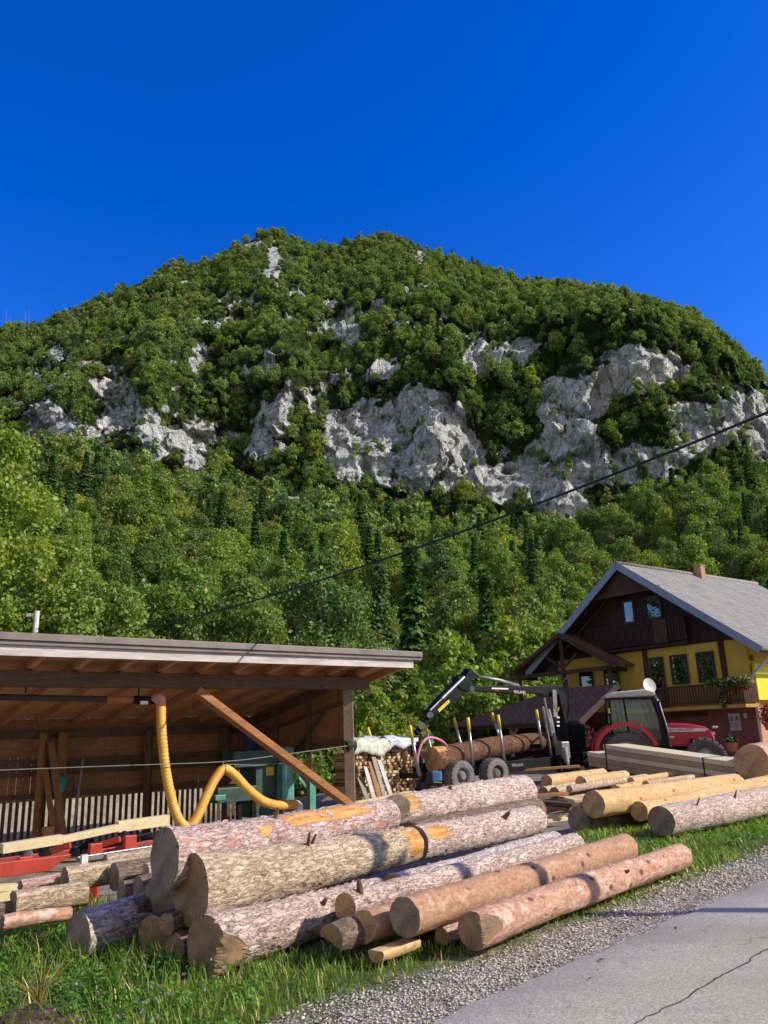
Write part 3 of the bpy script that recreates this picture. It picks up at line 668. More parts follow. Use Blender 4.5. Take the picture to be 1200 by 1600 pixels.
for i in range(n):                                    # boards under the roof sheet
    y0 = EAVE+.0+(BACK-EAVE)*i/n; y1 = EAVE+(BACK-EAVE)*(i+1)/n-.012
    mb.prism([SL(XL, y0, zr(y0)+.185), SL(XR, y0, zr(y0)+.185), SL(XR, y1, zr(y1)+.185), SL(XL, y1, zr(y1)+.185)], (0, 0, .025+.006*(i % 2)))
obj('roof_boards', mb, 'wood_roof', shed)
for i in range(19):
    x = XR-.12-i*.86
    obj('rafter', MB().bar(SL(x, EAVE, zr(EAVE)+.095), SL(x, BACK+.1, zr(BACK+.1)+.095), .11, .17), 'wood_rafter', shed)
obj('front_beam', MB().bar(SL(XL, 0, 2.86), SL(.62, 0, 2.86), .2, .30), 'wood_dark', shed, bevel=.012)
obj('back_beam', MB().bar(SL(XL, 4.72, 1.93), SL(.1, 4.72, 1.93), .16, .2), 'wood_dark', shed)
obj('side_beam', MB().bar(SL(0.02, .1, 2.93), SL(.02, 4.7, 2.06), .14, .16), 'wood_dark', shed)
obj('post', MB().bar(SL(0, 0, -.4), SL(0, 0, 2.71), .2, .24, (1, 0, 0)), 'wood_post', shed, bevel=.012)
mb = MB(); mb.tube([SL(-.12, -.02, 1.38), SL(.0, -.02, 1.40), SL(.13, -.02, 1.38)], .14, 10); obj('post_strap', mb, 'dark_rubber', shed)
for px, wd in ((94, .17), (62, .14)):
    q = SP(px, 1230, 4.5); obj('post', MB().bar((q.x, q.y, -.9), (q.x, q.y, 1.95), wd, wd, (1, 0, 0)), 'wood_brace', shed)
for px in (-140, 230, 352):
    q = SP(px, 1230, 4.55); obj('post', MB().bar((q.x, q.y, -.9), (q.x, q.y, 1.95), .16, .16, (1, 0, 0)), 'wood_dark', shed)
top, foot = SP(305, 1078, -.16), SP(551, 1262, -.16)
obj('brace', MB().bar(top, foot, .16, .29, NS), 'wood_brace', shed, bevel=.02)
mb = MB(); x = XL; k = 0
while x < -.05:                                       # back wall of upright boards, left open below
    wdt = random.uniform(.11, .19); bot = .40 if x > -11.0 else .28
    gap = .004 if random.random() < .82 else .014
    mb.box(SL(x+wdt/2, 4.84+random.uniform(-.008, .008), (bot+2.28)/2), (wdt-gap, .024, 2.28-bot), Matrix.Rotation(atan2(DS.y, DS.x), 3, 'Z')); x += wdt; k += 1
obj('back_wall', mb, 'wood_boards', shed)
mb = MB()
for z in (.52, 1.02, 1.16, 1.3): mb.bar(SL(XL, 4.76, z), SL(-.1, 4.76, z), .04, .11)
obj('wall_rails', mb, 'wood_dark', shed)
mb = MB(); x = XL+.02
while x < -.3:
    mb.box(SL(x, 4.85, -.26), (.075, .025, 1.40), Matrix.Rotation(atan2(DS.y, DS.x), 3, 'Z')); x += .155+random.uniform(-.012, .012)
mb.bar(SL(XL, 4.81, -.82), SL(-.2, 4.81, -.82), .04, .1)
obj('slat_fence', mb, 'wood_dark', shed)
mb = MB(); y = .14; RY = Matrix.Rotation(atan2(DS.y, DS.x), 3, 'Z')
while y < 4.7:                                        # end wall
    wdt = random.uniform(.13, .2); b0 = 1.38-.06*y; gap = .006 if random.random() < .75 else .018
    mb.box(SL(.05+random.uniform(-.008, .008), y+wdt/2, (b0+zr(y)+.1)/2), (.024, wdt-gap, zr(y)+.1-b0), RY); y += wdt
obj('end_wall', mb, 'wood_boards', shed)
mb = MB(); mb.bar(SL(-.01, .15, 1.50), SL(-.01, 4.7, 1.18), .06, .13); mb.bar(SL(-.01, .9, 2.3), SL(-.01, 2.1, 1.45), .04, .10); mb.bar(SL(-.01, .15, 2.42), SL(-.01, 4.7, 1.7), .05, .08)
obj('end_wall_rails', mb, 'wood_dark', shed)
for yy in (1.7, 3.3): obj('post', MB().bar(SL(.0, yy, -.6), SL(.0, yy, zr(yy)), .13, .13, (1, 0, 0)), 'wood_dark', shed)

# dust pipe under the beam and the yellow hose
p0, p1 = SP(-60, 1088, .35), SP(243, 1094, .12)
duct = root('dust_pipe', p0, 0, 'dark horizontal extraction pipe with an orange section under the shed beam', 'pipe')
simple('orange_pipe', (.42, .12, .05), .55); simple('rust_dark', (.055, .036, .026), .8)
a = p0.lerp(p1, .72); b = p0.lerp(p1, .87)
obj('pipe', MB().tube([p0, a], .06, 14), 'rust_dark', duct, smooth=True); obj('orange_section', MB().tube([a, b], .07, 14), 'orange_pipe', duct, smooth=True); obj('coupling', MB().tube([b, p1], .08, 14), 'black_metal', duct, smooth=True)
for f in (.3, .9): 
    q = p0.lerp(p1, f); obj('hanger', MB().tube([q+Vector((0, 0, .08)), q+Vector((0, 0, .5))], .015, 6), 'black_metal', duct)
lt = SP(225, 1098, -.05); simple('lamp_white', (.75, .72, .62), .4)
obj('lamp_box', MB().box(lt, (.16, .06, .07), RY), 'lamp_white', bevel=.01, label='small white rectangular lamp under the beam beside the hose elbow', cat='lamp')

t = NT('hose_yellow'); v = t.coord('UV')
rib = t.attr('rib'); col = t.ramp(t.noise(t.coord('Object'), 3, 4), [(.3, (.74, .38, .05)), (.7, (.90, .53, .11))])
col = t.mix(t.math('MULTIPLY', rib, .35), col, (.38, .17, .03)); t.set(col, .38, 0, None, .5)
simple('hose_end', (.55, .25, .16), .45); simple('pvc_white', (.7, .66, .58), .4)
def spline(pts, n):
    """Catmull-Rom through the points"""
    P = [Vector(p) for p in pts]; P = [P[0]*2-P[1]]+P+[P[-1]*2-P[-2]]; out = []
    for i in range(1, len(P)-2):
        for k in range(n):
            u = k/n; a, b, c, d = P[i-1:i+3]
            out.append(.5*((2*b)+(c-a)*u+(2*a-5*b+4*c-d)*u*u+(3*b-a-3*c+d)*u**3))
    out.append(P[-2]); return out
hp = [(252, 1098, .05), (252, 1130, 0), (257, 1190, -.05), (267, 1245, -.1), (279, 1280, -.15), (294, 1292, -.18), (308, 1276, -.2), (322, 1245, -.2), (336, 1217, -.2), (350, 1202, -.2), (366, 1211, -.15), (388, 1234, -.05), (410, 1251, .1), (432, 1258, .25), (452, 1257, .4), (462, 1257, .5)]
pts = spline([SP(*p) for p in hp], 30); hose = root('suction_hose', SP(252, 1098, .05), 0, 'yellow ribbed suction hose looping down from the shed beam', 'hose')
mb = MB(); rs = [.098+.006*sin(i*2.1) for i in range(len(pts))]; mb.tube(pts, rs, 16); ho = obj('hose', mb, 'hose_yellow', hose, smooth=True)
at = ho.data.attributes.new('rib', 'FLOAT', 'POINT'); at.data.foreach_set('value', [.5-.5*sin((i//16)*2.1) for i in range(len(ho.data.vertices))])
e = [SP(240, 1096, .1), SP(246, 1090, .06), SP(251, 1092, .05), SP(252, 1104, .05)]
obj('elbow', MB().tube(spline(e, 6), .105, 16), 'hose_end', hose, smooth=True)
e = [SP(456, 1257, .45), SP(464, 1257, .5), SP(467, 1262, .5), SP(467, 1275, .5)]
obj('outlet', MB().tube(spline(e, 6), .092, 14), 'pvc_white', hose, smooth=True)
q = SP(351, 1203, -.2); obj('clamp', MB().lathe([(.10, -.03), (.112, -.03), (.112, .03), (.10, .03)], q, (1, .2, .0), 16), 'zinc', hose)
# steel wire the hose hangs on
wp = [SP(-120, 1208, -.15), SP(170, 1197, -.2), SP(350, 1190, -.25), SP(450, 1178, -.2), SP(546, 1165, -.12)]
wire = root('support_wire', wp[2], 0, 'thin pale steel wire strung across the open front of the shed', 'wire')
obj('strand', MB().tube(spline(wp, 8), .009, 6), 'zinc', wire); obj('strand', MB().tube([SP(353, 1194, -.22), SP(400, 1196, -.15), SP(440, 1193, .2)], .009, 6), 'zinc', wire)
obj('hook', MB().tube([SP(350, 1189, -.25), SP(347, 1196, -.25), SP(352, 1202, -.2)], .014, 6), 'zinc', wire)

# turquoise bucket on the inner wall
simple('turquoise', (.03, .30, .26), .5, spec=.4); q = SP(92, 1237, 4.35)
bk = root('bucket', q, 0, 'turquoise plastic bucket hanging on a post of the shed back wall', 'bucket')
obj('bucket_body', MB().lathe([(.0, .0), (.12, .0), (.155, .33), (.165, .33), (.165, .35), (.145, .35), (.11, .02), (0, .02)], q, (0.08, 0, 1), 20), 'turquoise', bk, smooth=True, auto=35)
obj('handle', MB().tube(spline([q+Vector((-.16, 0, .33)), q+Vector((-.1, -.05, .5)), q+Vector((0, -.06, .56)), q+Vector((.1, -.05, .5)), q+Vector((.16, 0, .33))], 5), .008, 6), 'zinc', bk)
# boards leaning inside the shed
for (a, b, yl0, yl1, m, wd, lab) in [((100, 1312), (79, 1160), 3.2, 4.4, 'wood_boards', .16, 'tall brown board leaning on the inner wall left of the bucket'), ((86, 1312), (70, 1200), 3.4, 4.4, 'wood_orange', .13, 'orange plank leaning upright on the inner wall below the bucket'), ((112, 1315), (130, 1185), 3.0, 4.5, 'wood_grey', .05, 'thin pale stick leaning on the shed wall right of the bucket')]:
    obj('leaning_board', MB().bar(SP(*a, yl0), SP(*b, yl1), .03, wd, DS), m, label=lab, cat='board')
q = SP(74, 1312, 3.3); obj('wood_block', MB().box(q+Vector((0, 0, .12)), (.22, .16, .3), RY), 'wood_orange', label='short orange block of wood standing among the boards in the shed', cat='wood block', bevel=.006)

# green band saw machine
simple('machine_green', (0.038, 0.085, 0.072), .5, .1, .3, 4, .05, dirt=(0.043, 0.043, 0.034)); simple('machine_turq', (0.111, 0.357, 0.306), .45, .1, .25, 5, .03, dirt=(0.102, 0.119, 0.093)); simple('sign_yellow', (0.612, 0.425, 0.025), .5)
mc = root('sawmill_machine', SP(420, 1268, 1.4), atan2(DS.y, DS.x), 'green and turquoise sawing machine standing at the right end of the shed', 'machine')
def panel(nm, x0, y0, x1, y1, yl, dep, m, par=mc, **kw):
    """upright box seen between two pixel corners, on the plane yl of the shed"""
    a = SP(x0, y0, yl); b = SP(x1, y1, yl); sx = (b-a).dot(DS)
    c = a+DS*sx/2+NS*dep/2; z0, z1 = b.z, a.z
    return obj(nm, MB().box((c.x, c.y, (z0+z1)/2), (abs(sx), dep, abs(z1-z0)), RY), m, par, **kw)
panel('cabinet', 400, 1190, 446, 1274, 1.6, .8, 'machine_green', bevel=.02)
panel('saw_head', 366, 1174, 436, 1196, 1.5, .6, 'machine_green', bevel=.02)
panel('guard', 340, 1232, 402, 1250, 1.5, .5, 'machine_green', bevel=.02)
panel('column', 441, 1168, 460, 1254, 1.35, .35, 'machine_turq', bevel=.012)
panel('support', 484, 1222, 494, 1270, 1.2, .1, 'machine_turq', bevel=.008)
obj('strut', MB().bar(SP(462, 1208, 1.3), SP(486, 1240, 1.3), .05, .06), 'machine_turq', mc)
panel('warning_sign', 416, 1198, 428, 1211, 1.58, .01, 'sign_yellow')
panel('tray', 337, 1243, 353, 1250, 1.2, .25, 'machine_turq', bevel=.01)
for x in (372, 394, 436): panel('leg', x, 1240, x+6, 1290, 1.6, .1, 'black_metal')
obj('blue_drum', MB().lathe([(0, 0), (.2, 0), (.21, .02), (.2, .25), (.21, .27), (.2, .5), (0, .5)], SP(392, 1172, 3.9), (0, 0, 1), 20), simple('drum_blue', (.02, .05, .16), .5), smooth=True, auto=40, label='dark blue drum in the shade behind the green machine', cat='drum')

# red log bed
t = simple('red_paint', (.50, .055, .035), .45, .05, .18, 4, .03, spec=.4, dirt=(.22, .06, .04))
W1 = 9.6
bed = root('log_loading_bed', (PW(60, 1372, W1).x, PW(60, 1372, W1).y, gzf(PW(60, 1372, W1).x, PW(60, 1372, W1).y)), atan2(DS.y, DS.x), 'red steel log bed with rollers and clamps lying behind the small logs', 'machine')
def beam_px(a, b, w, wd, ht, nm, m='red_paint', bev=.006): return obj(nm, MB().bar(PW(a[0], a[1], w), PW(b[0], b[1], w), wd, ht), m, bed, bevel=bev)
a, b = PW(-90, 1371, W1), PW(112, 1345, W1); h = .078
obj('front_rail', MB().prism([a+Vector((0, 0, -h)), b+Vector((-.18, -.15, -h)), b+Vector((.0, 0, h*.9)), a+Vector((0, 0, h*.9))], NS*.10), 'red_paint', bed, bevel=.008)
beam_px((-90, 1360), (128, 1331), W1+1.0, .08, .10, 'rear_rail')
beam_px((135, 1338), (196, 1327), W1+.35, .08, .10, 'front_rail'); beam_px((205, 1325), (240, 1318), W1+.4, .08, .10, 'front_rail')
beam_px((120, 1343), (238, 1325), W1+.05, .06, .06, 'slide_bar', 'steel')
for i, (x, y) in enumerate([(35, 1342), (140, 1322), (192, 1310)]):
    q = PW(x, y, W1+.6); r_ = obj('roller', MB().cyl(q-NS*.45-DS*.1, q+NS*.45+DS*.2, .045, 14), 'steel' if i != 2 else 'dark_rubber', bed, smooth=True, auto=40)
    obj('bearing', MB().box(q-NS*.5-DS*.12, (.14, .08, .16), RY), 'red_paint', bed, bevel=.008)
for (x, y, l, an) in [(70, 1334, .26, .6), (118, 1332, .28, 1.0), (150, 1322, .24, -.5), (232, 1314, .2, 1.2)]:
    q = PW(x, y, W1+.5); obj('clamp_arm', MB().bar(q, q+DS*l*cos(an)+Vector((0, 0, abs(sin(an))*l*.6))-NS*.2, .05, .07), 'red_paint' if x != 118 else 'black_metal', bed, bevel=.006)
    obj('pivot', MB().cyl(q-NS*.08, q+NS*.08, .05, 12), 'black_metal', bed)
for x, y in ((80, 1368), (-30, 1385), (150, 1345), (222, 1330)):
    q = PW(x, y, W1+.1); obj('leg', MB().bar((q.x, q.y, gzf(q.x, q.y)-.02), q, .09, .09, (1, 0, 0)), 'red_paint', bed)
for x, y, w_ in ((20, 1345, W1+1.6), (100, 1329, W1+1.5), (168, 1316, W1+1.4)):
    q = PW(x, y, w_); obj('hydraulic_cylinder', MB().tube([q, q+DS*.35+Vector((0, 0, .03)), q+DS*.36+Vector((0, 0, .03)), q+DS*.6+Vector((0, 0, .05))], [.05, .05, .025, .025], 12), 'black_metal', bed, smooth=True, auto=40)
obj('white_block', MB().box(PW(131, 1352, W1-.05), (.07, .05, .22), RY), 'pvc_white', bed)
for i, (a, b, h, lab) in enumerate([((2, 1326), (96, 1311), .12, 'pale sawn beam behind the red log bed, leftmost of the three'), ((96, 1312), (184, 1293), .09, 'pale sawn beam behind the red log bed, middle of the three'), ((182, 1292), (262, 1281), .15, 'pale sawn beam behind the red log bed, nearest the yellow hose')]):
    w_ = W1+2.3+.12*i; obj('sawn_beam', MB().bar(PW(*a, w_), PW(*b, w_), .16, h), 'wood_fresh', bevel=.005, label=lab, cat='beam', group='pale sawn beams behind the red log bed')
for i, (a, b) in enumerate([((-60, 1392), (28, 1385)), ((-50, 1408), (26, 1396))]):
    w_ = W1-.5; obj('sawn_board', MB().bar(PW(*a, w_), PW(*b, w_), .2, .05+.04*i), 'wood_fresh', bevel=.004, label=['thin pale board lying under the red rail at the left edge', 'thick pale board lying under the red rail at the left edge'][i], cat='board')
obj('sawn_beam', MB().bar(PW(470, 1274, W0+.6), PW(640, 1240, W0+.6), .2, .13), 'wood_fresh', bevel=.005, label='pale sawn beam lying behind the top log below the shed post', cat='beam')
# ------------------------------------------------------------------ logs
def barkmat(name, plate, plate2, crack, sx=.42, sc=16, hgt=.007, flake=None, flake_amt=.0, knots=False, smoothc=.0):
    t = NT(name); v = t.coord('Object', (sx, 1, 1)); vj = t.n('VectorMath', {0: v, 1: t.n('VectorMath', {0: t.n('TexNoise', {'Vector': v, 'Scale': 6.0, 'Detail': 3.0}).outputs['Color'], 1: (.05, .05, .05)}, operation='MULTIPLY').outputs[0]}, operation='ADD').outputs[0]
    vo = t.n('TexVoronoi', {'Vector': vj, 'Scale': float(sc)}, feature='DISTANCE_TO_EDGE').outputs['Distance']
    vc = t.n('TexVoronoi', {'Vector': vj, 'Scale': float(sc)}).outputs['Color']; cell = t.n('SeparateColor', {0: vc}).outputs[0]
    n1 = t.noise(t.coord('Object', (1, 1, 1)), 2.3, 6, .65); n2 = t.noise(t.coord('Object', (.5, 1, 1)), 34, 5, .7)
    fs_ = t.noise(t.coord('Object', (.24, 1, 1)), 21, 8, .72, .5); fis = t.math('ABSOLUTE', t.math('SUBTRACT', fs_, .5))
    c = t.mix(t.ramp(n1, [(.35, (0, 0, 0)), (.65, (1, 1, 1))]), plate, plate2)
    c = t.mix(.6, c, t.ramp(n2, [(.3, tuple(q*.72 for q in plate2)), (.62, tuple(min(1, q*1.25) for q in plate))]))
    c = t.mix(t.ramp(cell, [(0, (.3,)*3), (.6, (0, 0, 0))]), c, tuple(q*.7 for q in plate2))
    ck = t.ramp(t.math('ADD', vo, t.math('MULTIPLY', t.math('SUBTRACT', n2, .5), .16)), [(.0, (1, 1, 1)), (.05, (0, 0, 0))])
    ck = t.math('MULTIPLY', ck, t.ramp(t.noise(v, 9, 5, .7), [(.44, (0, 0, 0)), (.60, (.8,)*3)]))
    ck2 = t.ramp(fis, [(.008, (1,)*3), (.030, (0, 0, 0))])
    ckm = t.math('MULTIPLY', t.math('MAXIMUM', ck, ck2), 1-smoothc)
    c = t.mix(ckm, c, crack)
    if flake: c = t.mix(t.math('MULTIPLY', t.ramp(t.noise(t.coord('Object', (.6, 1, 1)), 7, 6, .7), [(.55, (0, 0, 0)), (.62, (1, 1, 1))]), flake_amt), c, flake)
    if knots: c = t.mix(t.ramp(t.n('TexVoronoi', {'Vector': t.coord('Object', (.6, 1, 1)), 'Scale': 5.0}).outputs['Distance'], [(.10, (.85,)*3), (.17, (0, 0, 0))]), c, tuple(q*.6 for q in crack))
    pl = t.attr('peel'); pf = t.ramp(t.math('ADD', pl, t.math('MULTIPLY', t.math('SUBTRACT', t.noise(t.coord('Object', (.45, 1, 1)), 13, 7, .75), .5), 2.0)), [(.47, (0, 0, 0)), (.51, (1, 1, 1))])
    wc = t.ramp(t.noise(t.coord('Object', (1, 8, 8)), 3, 5, .6), [(.3, (.34, .15, .05)), (.5, (.56, .29, .10)), (.75, (.72, .45, .20))])
    c = t.mix(pf, c, wc)
    h = t.math('MULTIPLY', t.math('SUBTRACT', 1.0, pf), t.math('ADD', t.math('ADD', t.math('MULTIPLY', t.math('MINIMUM', fis, .10), 5.5-4.0*smoothc), t.math('MULTIPLY', t.math('MINIMUM', vo, .12), 2.0-1.5*smoothc)), t.math('MULTIPLY', n2, .45)))
    return t.set(c, .92, 0, t.bump(h, hgt, 1.0), .12)
barkmat('bark_pale', (0.775, 0.635, 0.566), (0.558, 0.411, 0.349), (0.132, 0.07, 0.054))
barkmat('bark_grey', (0.75, 0.67, 0.67), (0.57, 0.45, 0.40), (0.109, 0.078, 0.065), sc=13)
barkmat('bark_red', (.70, .56, .53), (.54, .37, .33), (0.139, 0.062, 0.046), flake=(0.527, 0.217, 0.124), flake_amt=.7)
barkmat('bark_tan', (0.728, 0.605, 0.449), (0.527, 0.388, 0.256), (0.155, 0.093, 0.062), sc=11)
barkmat('bark_brown', (0.512, 0.31, 0.202), (0.357, 0.194, 0.116), (0.155, 0.078, 0.051), sc=20, hgt=.004, flake=(0.651, 0.465, 0.341), flake_amt=.5, knots=True, smoothc=.7)
barkmat('bark_flaky', (0.651, 0.403, 0.295), (0.465, 0.248, 0.163), (0.155, 0.07, 0.046), sc=24, hgt=.005, flake=(0.775, 0.574, 0.465), flake_amt=.8, knots=True, smoothc=.5)
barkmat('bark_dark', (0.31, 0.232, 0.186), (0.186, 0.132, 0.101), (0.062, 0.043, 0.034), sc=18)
barkmat('bark_yellow', (.68, .46, .24), (.52, .33, .155), (0.372, 0.186, 0.078), sx=.15, sc=22, hgt=.004, flake=(.84, .62, .34), flake_amt=.6, knots=True, smoothc=.9)
barkmat('bark_wet', (.21, .115, .075), (.13, .068, .042), (.05, .025, .018), sc=18, hgt=.006, flake=(.30, .16, .09), flake_amt=.8)
def cutmat(name, a, b, dark):
    t = NT(name); v = t.coord('Object'); s = t.n('SeparateXYZ', {0: v})
    r = t.math('SQRT', t.math('ADD', t.math('POWER', s.outputs[1], 2.0), t.math('POWER', s.outputs[2], 2.0)))
    n = t.noise(v, 9, 5, .6); ring = t.math('SINE', t.math('MULTIPLY', t.math('ADD', r, t.math('MULTIPLY', n, .03)), 330.0))
    c = t.mix(t.math('ADD', t.math('MULTIPLY', ring, .16), .4), a, b)
    c = t.mix(t.ramp(t.noise(v, 4, 6, .7), [(.42, (0, 0, 0)), (.68, (.85,)*3)]), c, dark)
    ang = t.math('ARCTAN2', s.outputs[2], s.outputs[1]); cv = t.n('CombineXYZ', {0: t.math('MULTIPLY', ang, 1.0), 1: t.math('MULTIPLY', r, .8)}).outputs[0]
    c = t.mix(t.ramp(t.noise(cv, 9, 2, .5), [(.64, (0, 0, 0)), (.68, (.8,)*3)]), c, tuple(q*.4 for q in dark))
    saw = t.noise(t.coord('Object', (1, 90, 4)), 1, 2)
    return t.set(c, .9, 0, t.bump(saw, .003, .6), .12)
cutmat('cut_brown', (0.429, 0.28, 0.169), (0.273, 0.163, 0.091), (0.156, 0.111, 0.078)); cutmat('cut_tan', (0.65, 0.429, 0.234), (0.468, 0.286, 0.143), (0.286, 0.182, 0.111)); cutmat('cut_grey', (0.39, 0.299, 0.221), (0.247, 0.182, 0.13), (0.13, 0.104, 0.085)); cutmat('cut_fresh', (0.92, 0.65, 0.312), (0.754, 0.468, 0.195), (0.585, 0.351, 0.156))
simple('bark_stub', (.16, .085, .05), .9, 0, .4, 14, .5); simple('bark_flake', (.42, .27, .20), .9, 0, .5, 9, .4)
LOGN = [0]
def log(a, b, bark, cut='cut_brown', label='', group=None, peel=(), notch=None, notch2=None, wob=.028, ends=(1, 1), name='log', half=None, seg=44, flare=0.0, bend=0.0, rough=.016, stubs=(), flakes=0, trim=1.0):
    """a, b = (pixel x, pixel y, height of the centre, diameter in pixels) for both cut ends"""
    LOGN[0] += 1; sd = LOGN[0]
    def end(e):
        if len(e) == 4: P = G(e[0], e[1], e[2])
        else: P = PW(e[0], e[1], e[2])
        return P, e[3]*(P-CAM).dot(F_)/FPX/2
    A, ra_ = end(a); B, rb_ = end(b); B = B-(B-A).normalized()*rb_*trim; L = (B-A).length; X = (B-A)/L; Yv = Vector((0, 0, 1)).cross(X).normalized(); Zv = X.cross(Yv)
    M = Matrix((X, Yv, Zv)).transposed().to_4x4(); M.translation = A
    nx_ = max(14, int(L/.07)); th = np.arange(seg)*2*pi/seg; xs_ = np.linspace(0, L, nx_)
    TH, XS = np.meshgrid(th, xs_); base = ra_+(rb_-ra_)*XS/L + flare*np.exp(-XS/.25)
    cy, cz = np.cos(TH), np.sin(TH)
    R = base*(1+wob*2*fbm(cy*1.2+sd*3.1, cz*1.2, XS*.9, 3, sd)+wob*1.2*fbm(cy*.8, cz*.8+sd, XS*2.2, 2, sd+5)) + rough*(1-np.abs(fbm(cy*base*9, cz*base*9, XS*4+sd, 3, sd+9))-.6)
    if half is not None:                                        # split log: cut flat at this share of the radius
        R = np.minimum(R, np.where(cz > .02, half*base/np.maximum(cz, .02), 9))
    YY, ZZ = R*cy, R*cz
    bx = bend*np.sin(pi*XS/L); ZZ = ZZ+bx; YY = YY + .012*L*fbm(XS*.5+sd, 0, 0, 2, sd+2)
    XX = XS.copy(); xo0 = np.zeros_like(TH[0]); xo1 = np.zeros_like(TH[0])
    if notch:
        an, thr, dep = notch; f = (np.cos(TH)*cos(an)+np.sin(TH)*sin(an))*R/base; xo = np.maximum(0, f-thr)*dep; XX = np.maximum(XX, xo)
    if notch2:
        an, thr, dep = notch2; f = (np.cos(TH)*cos(an)+np.sin(TH)*sin(an))*R/base; xo = np.maximum(0, f-thr)*dep; XX = np.minimum(XX, L-xo)
    XX[0] += .006*vn(th*3, sd, 0, 1)
    V = np.stack([XX.ravel(), YY.ravel(), ZZ.ravel()], 1); i = (np.arange(nx_-1)[:, None]*seg); k = np.arange(seg)[None]; k2 = (k+1) % seg
    Fq = np.stack([i+k, i+k2, i+seg+k2, i+seg+k], 2).reshape(-1, 4)
    pe = np.zeros_like(XX)
    for (x0, ang, lx, la, s) in peel: pe += s*np.exp(-((XX/L-x0)/lx)**4)*np.exp(-((((TH-ang+pi) % (2*pi))-pi)/la)**4)
    if flakes:                                                  # small curled bark scales standing off the surface
        rl = random.Random(sd*11); EV = []
        for q_ in range(flakes*4):
            f = rl.uniform(.02, .98); an = rl.uniform(.9, 4.4); l_ = rl.uniform(.015, .06); w_ = rl.uniform(.008, .024); kx, kt = int(f*(nx_-1)), int((an % (2*pi))/(2*pi)*seg) % seg
            p = Vector((XX[kx, kt], YY[kx, kt], ZZ[kx, kt])); nv = Vector((0, cos(an), sin(an))); tg = Vector((0, -sin(an), cos(an))); ax = (Vector((1, 0, 0))+tg*rl.uniform(-.5, .5)).normalized(); li = rl.uniform(.004, .016)
            EV += [p-ax*l_-tg*w_*.3+nv*.001, p-ax*l_*.2+tg*w_+nv*.003, p+ax*l_+tg*w_*.3+nv*(.003+li), p+ax*l_*.3-tg*w_+nv*(.002+li)]
        n0 = len(V); V = np.concatenate([V, np.array([tuple(v) for v in EV])]); Fq = np.concatenate([Fq, n0+np.arange(len(EV)).reshape(-1, 4)])
    pe_ = np.concatenate([pe.ravel(), np.zeros(len(V)-pe.size)])
    o = npmesh(name, V, Fq, bark, True, {'peel': ('POINT', pe_)})
    o.matrix_world = M; ROOTM[o.name] = M.copy(); props(o, label, 'log', group)
    def surf(f, an): r_ = (ra_+(rb_-ra_)*f); return Vector((f*L, cos(an)*r_, sin(an)*r_)), Vector((0, cos(an), sin(an)))
    rl = random.Random(sd*7)
    for (f, an, ln_, rr_) in stubs:
        p, nv = surf(f, an); mb = MB(); d_ = (nv+Vector((rl.uniform(-.5, .5), rl.uniform(-.4, .4), rl.uniform(-.2, .4)))).normalized()
        mb.tube([p-nv*.02, p+d_*ln_*.55, p+d_*ln_], [rr_, rr_*.8, rr_*.45], 8); obj('branch_stub', mb, 'bark_stub', o, world=False)
    for e_, (row, sg) in enumerate(((0, -1), (nx_-1, 1))):
        if not ends[e_]: continue
        fr = np.array([1, .93, .8, .6, .35, .12]); c0 = np.array([XX[row].mean(), YY[row].mean(), ZZ[row].mean()]); ring = np.stack([XX[row], YY[row], ZZ[row]], 1)
        Vs = []
        for f in fr:
            q = c0+(ring-c0)*f
            nt_ = (notch, notch2)[e_]
            if nt_:
                an, thr, dep = nt_; bs = base[row][0]; ff = ((q[:, 1]-c0[1])*cos(an)+(q[:, 2]-c0[2])*sin(an))/bs; xo = np.maximum(0, ff-thr)*dep
                q[:, 0] = (xo if e_ == 0 else L-xo)
            else: q[:, 0] = (0 if e_ == 0 else L)+(ring[:, 0]-(0 if e_ == 0 else L))*f
            q[:, 0] += sg*(.004 if f < 1 else 0.0)+.004*vn(q[:, 1]*25, q[:, 2]*25, sd, 2)
            Vs.append(q)
        Vs = np.concatenate(Vs); nR = len(fr); ii_ = (np.arange(nR-1)[:, None]*seg); Fc = np.stack([ii_+k, ii_+seg+k, ii_+seg+k2, ii_+k2], 2).reshape(-1, 4)
        if e_ == 1: Fc = Fc[:, ::-1]
        me = bpy.data.meshes.new('cut_face'); off = c0*np.array([1, 1, 1]); 
        faces = [tuple(f) for f in Fc]+[tuple((nR-1)*seg+np.arange(seg))]
        me.from_pydata([tuple(v) for v in (Vs-off)], [], faces); me.materials.append(MATS[cut]); me.update()
        c = bpy.data.objects.new('cut_face', me); COL.objects.link(c); c.parent = o; c.location = off
    return o
GS = 'logs of the big roadside stack'
log((247,1344,.72,84),(605,1275,.72,48),'bark_red','cut_grey','topmost big log at the left end of the stack, with a long orange bare patch',GS,peel=[(.62,2.2,.22,.5,1.1),(.33,2.6,.04,.3,.55)],flare=.02,trim=.1,notch=(.15,-1,.065),stubs=[(.40,1.9,.10,.022)],flakes=26)
log((613,1269,.74,48),(828,1234,.73,46),'bark_pale','cut_grey','topmost big pale log at the right end of the stack, behind a black shadow gap',GS,peel=[(.02,2.4,.09,.7,1.0)],notch=(2.4,.1,.18),stubs=[(.35,2.0,.05,.03)],flakes=22)
log((291,1392,.50,98),(641,1320,.47,52),'bark_tan','cut_brown','thickest tan log of the stack with its broad brown cut end facing left',GS,peel=[(.96,2.3,.06,1.6,.9)],flare=.015,trim=.1,notch=(.1,-1,.04),stubs=[(.42,2.2,.16,.02),(.44,2.1,.12,.016)],flakes=40)
log((650,1318,.47,51),(845,1280,.42,43),'bark_pale','cut_grey','pale log of the second row with a small orange patch, under the topmost right log',GS,peel=[(.10,2.5,.09,.5,1.0)],stubs=[(.62,2.4,.12,.035)],flakes=24)
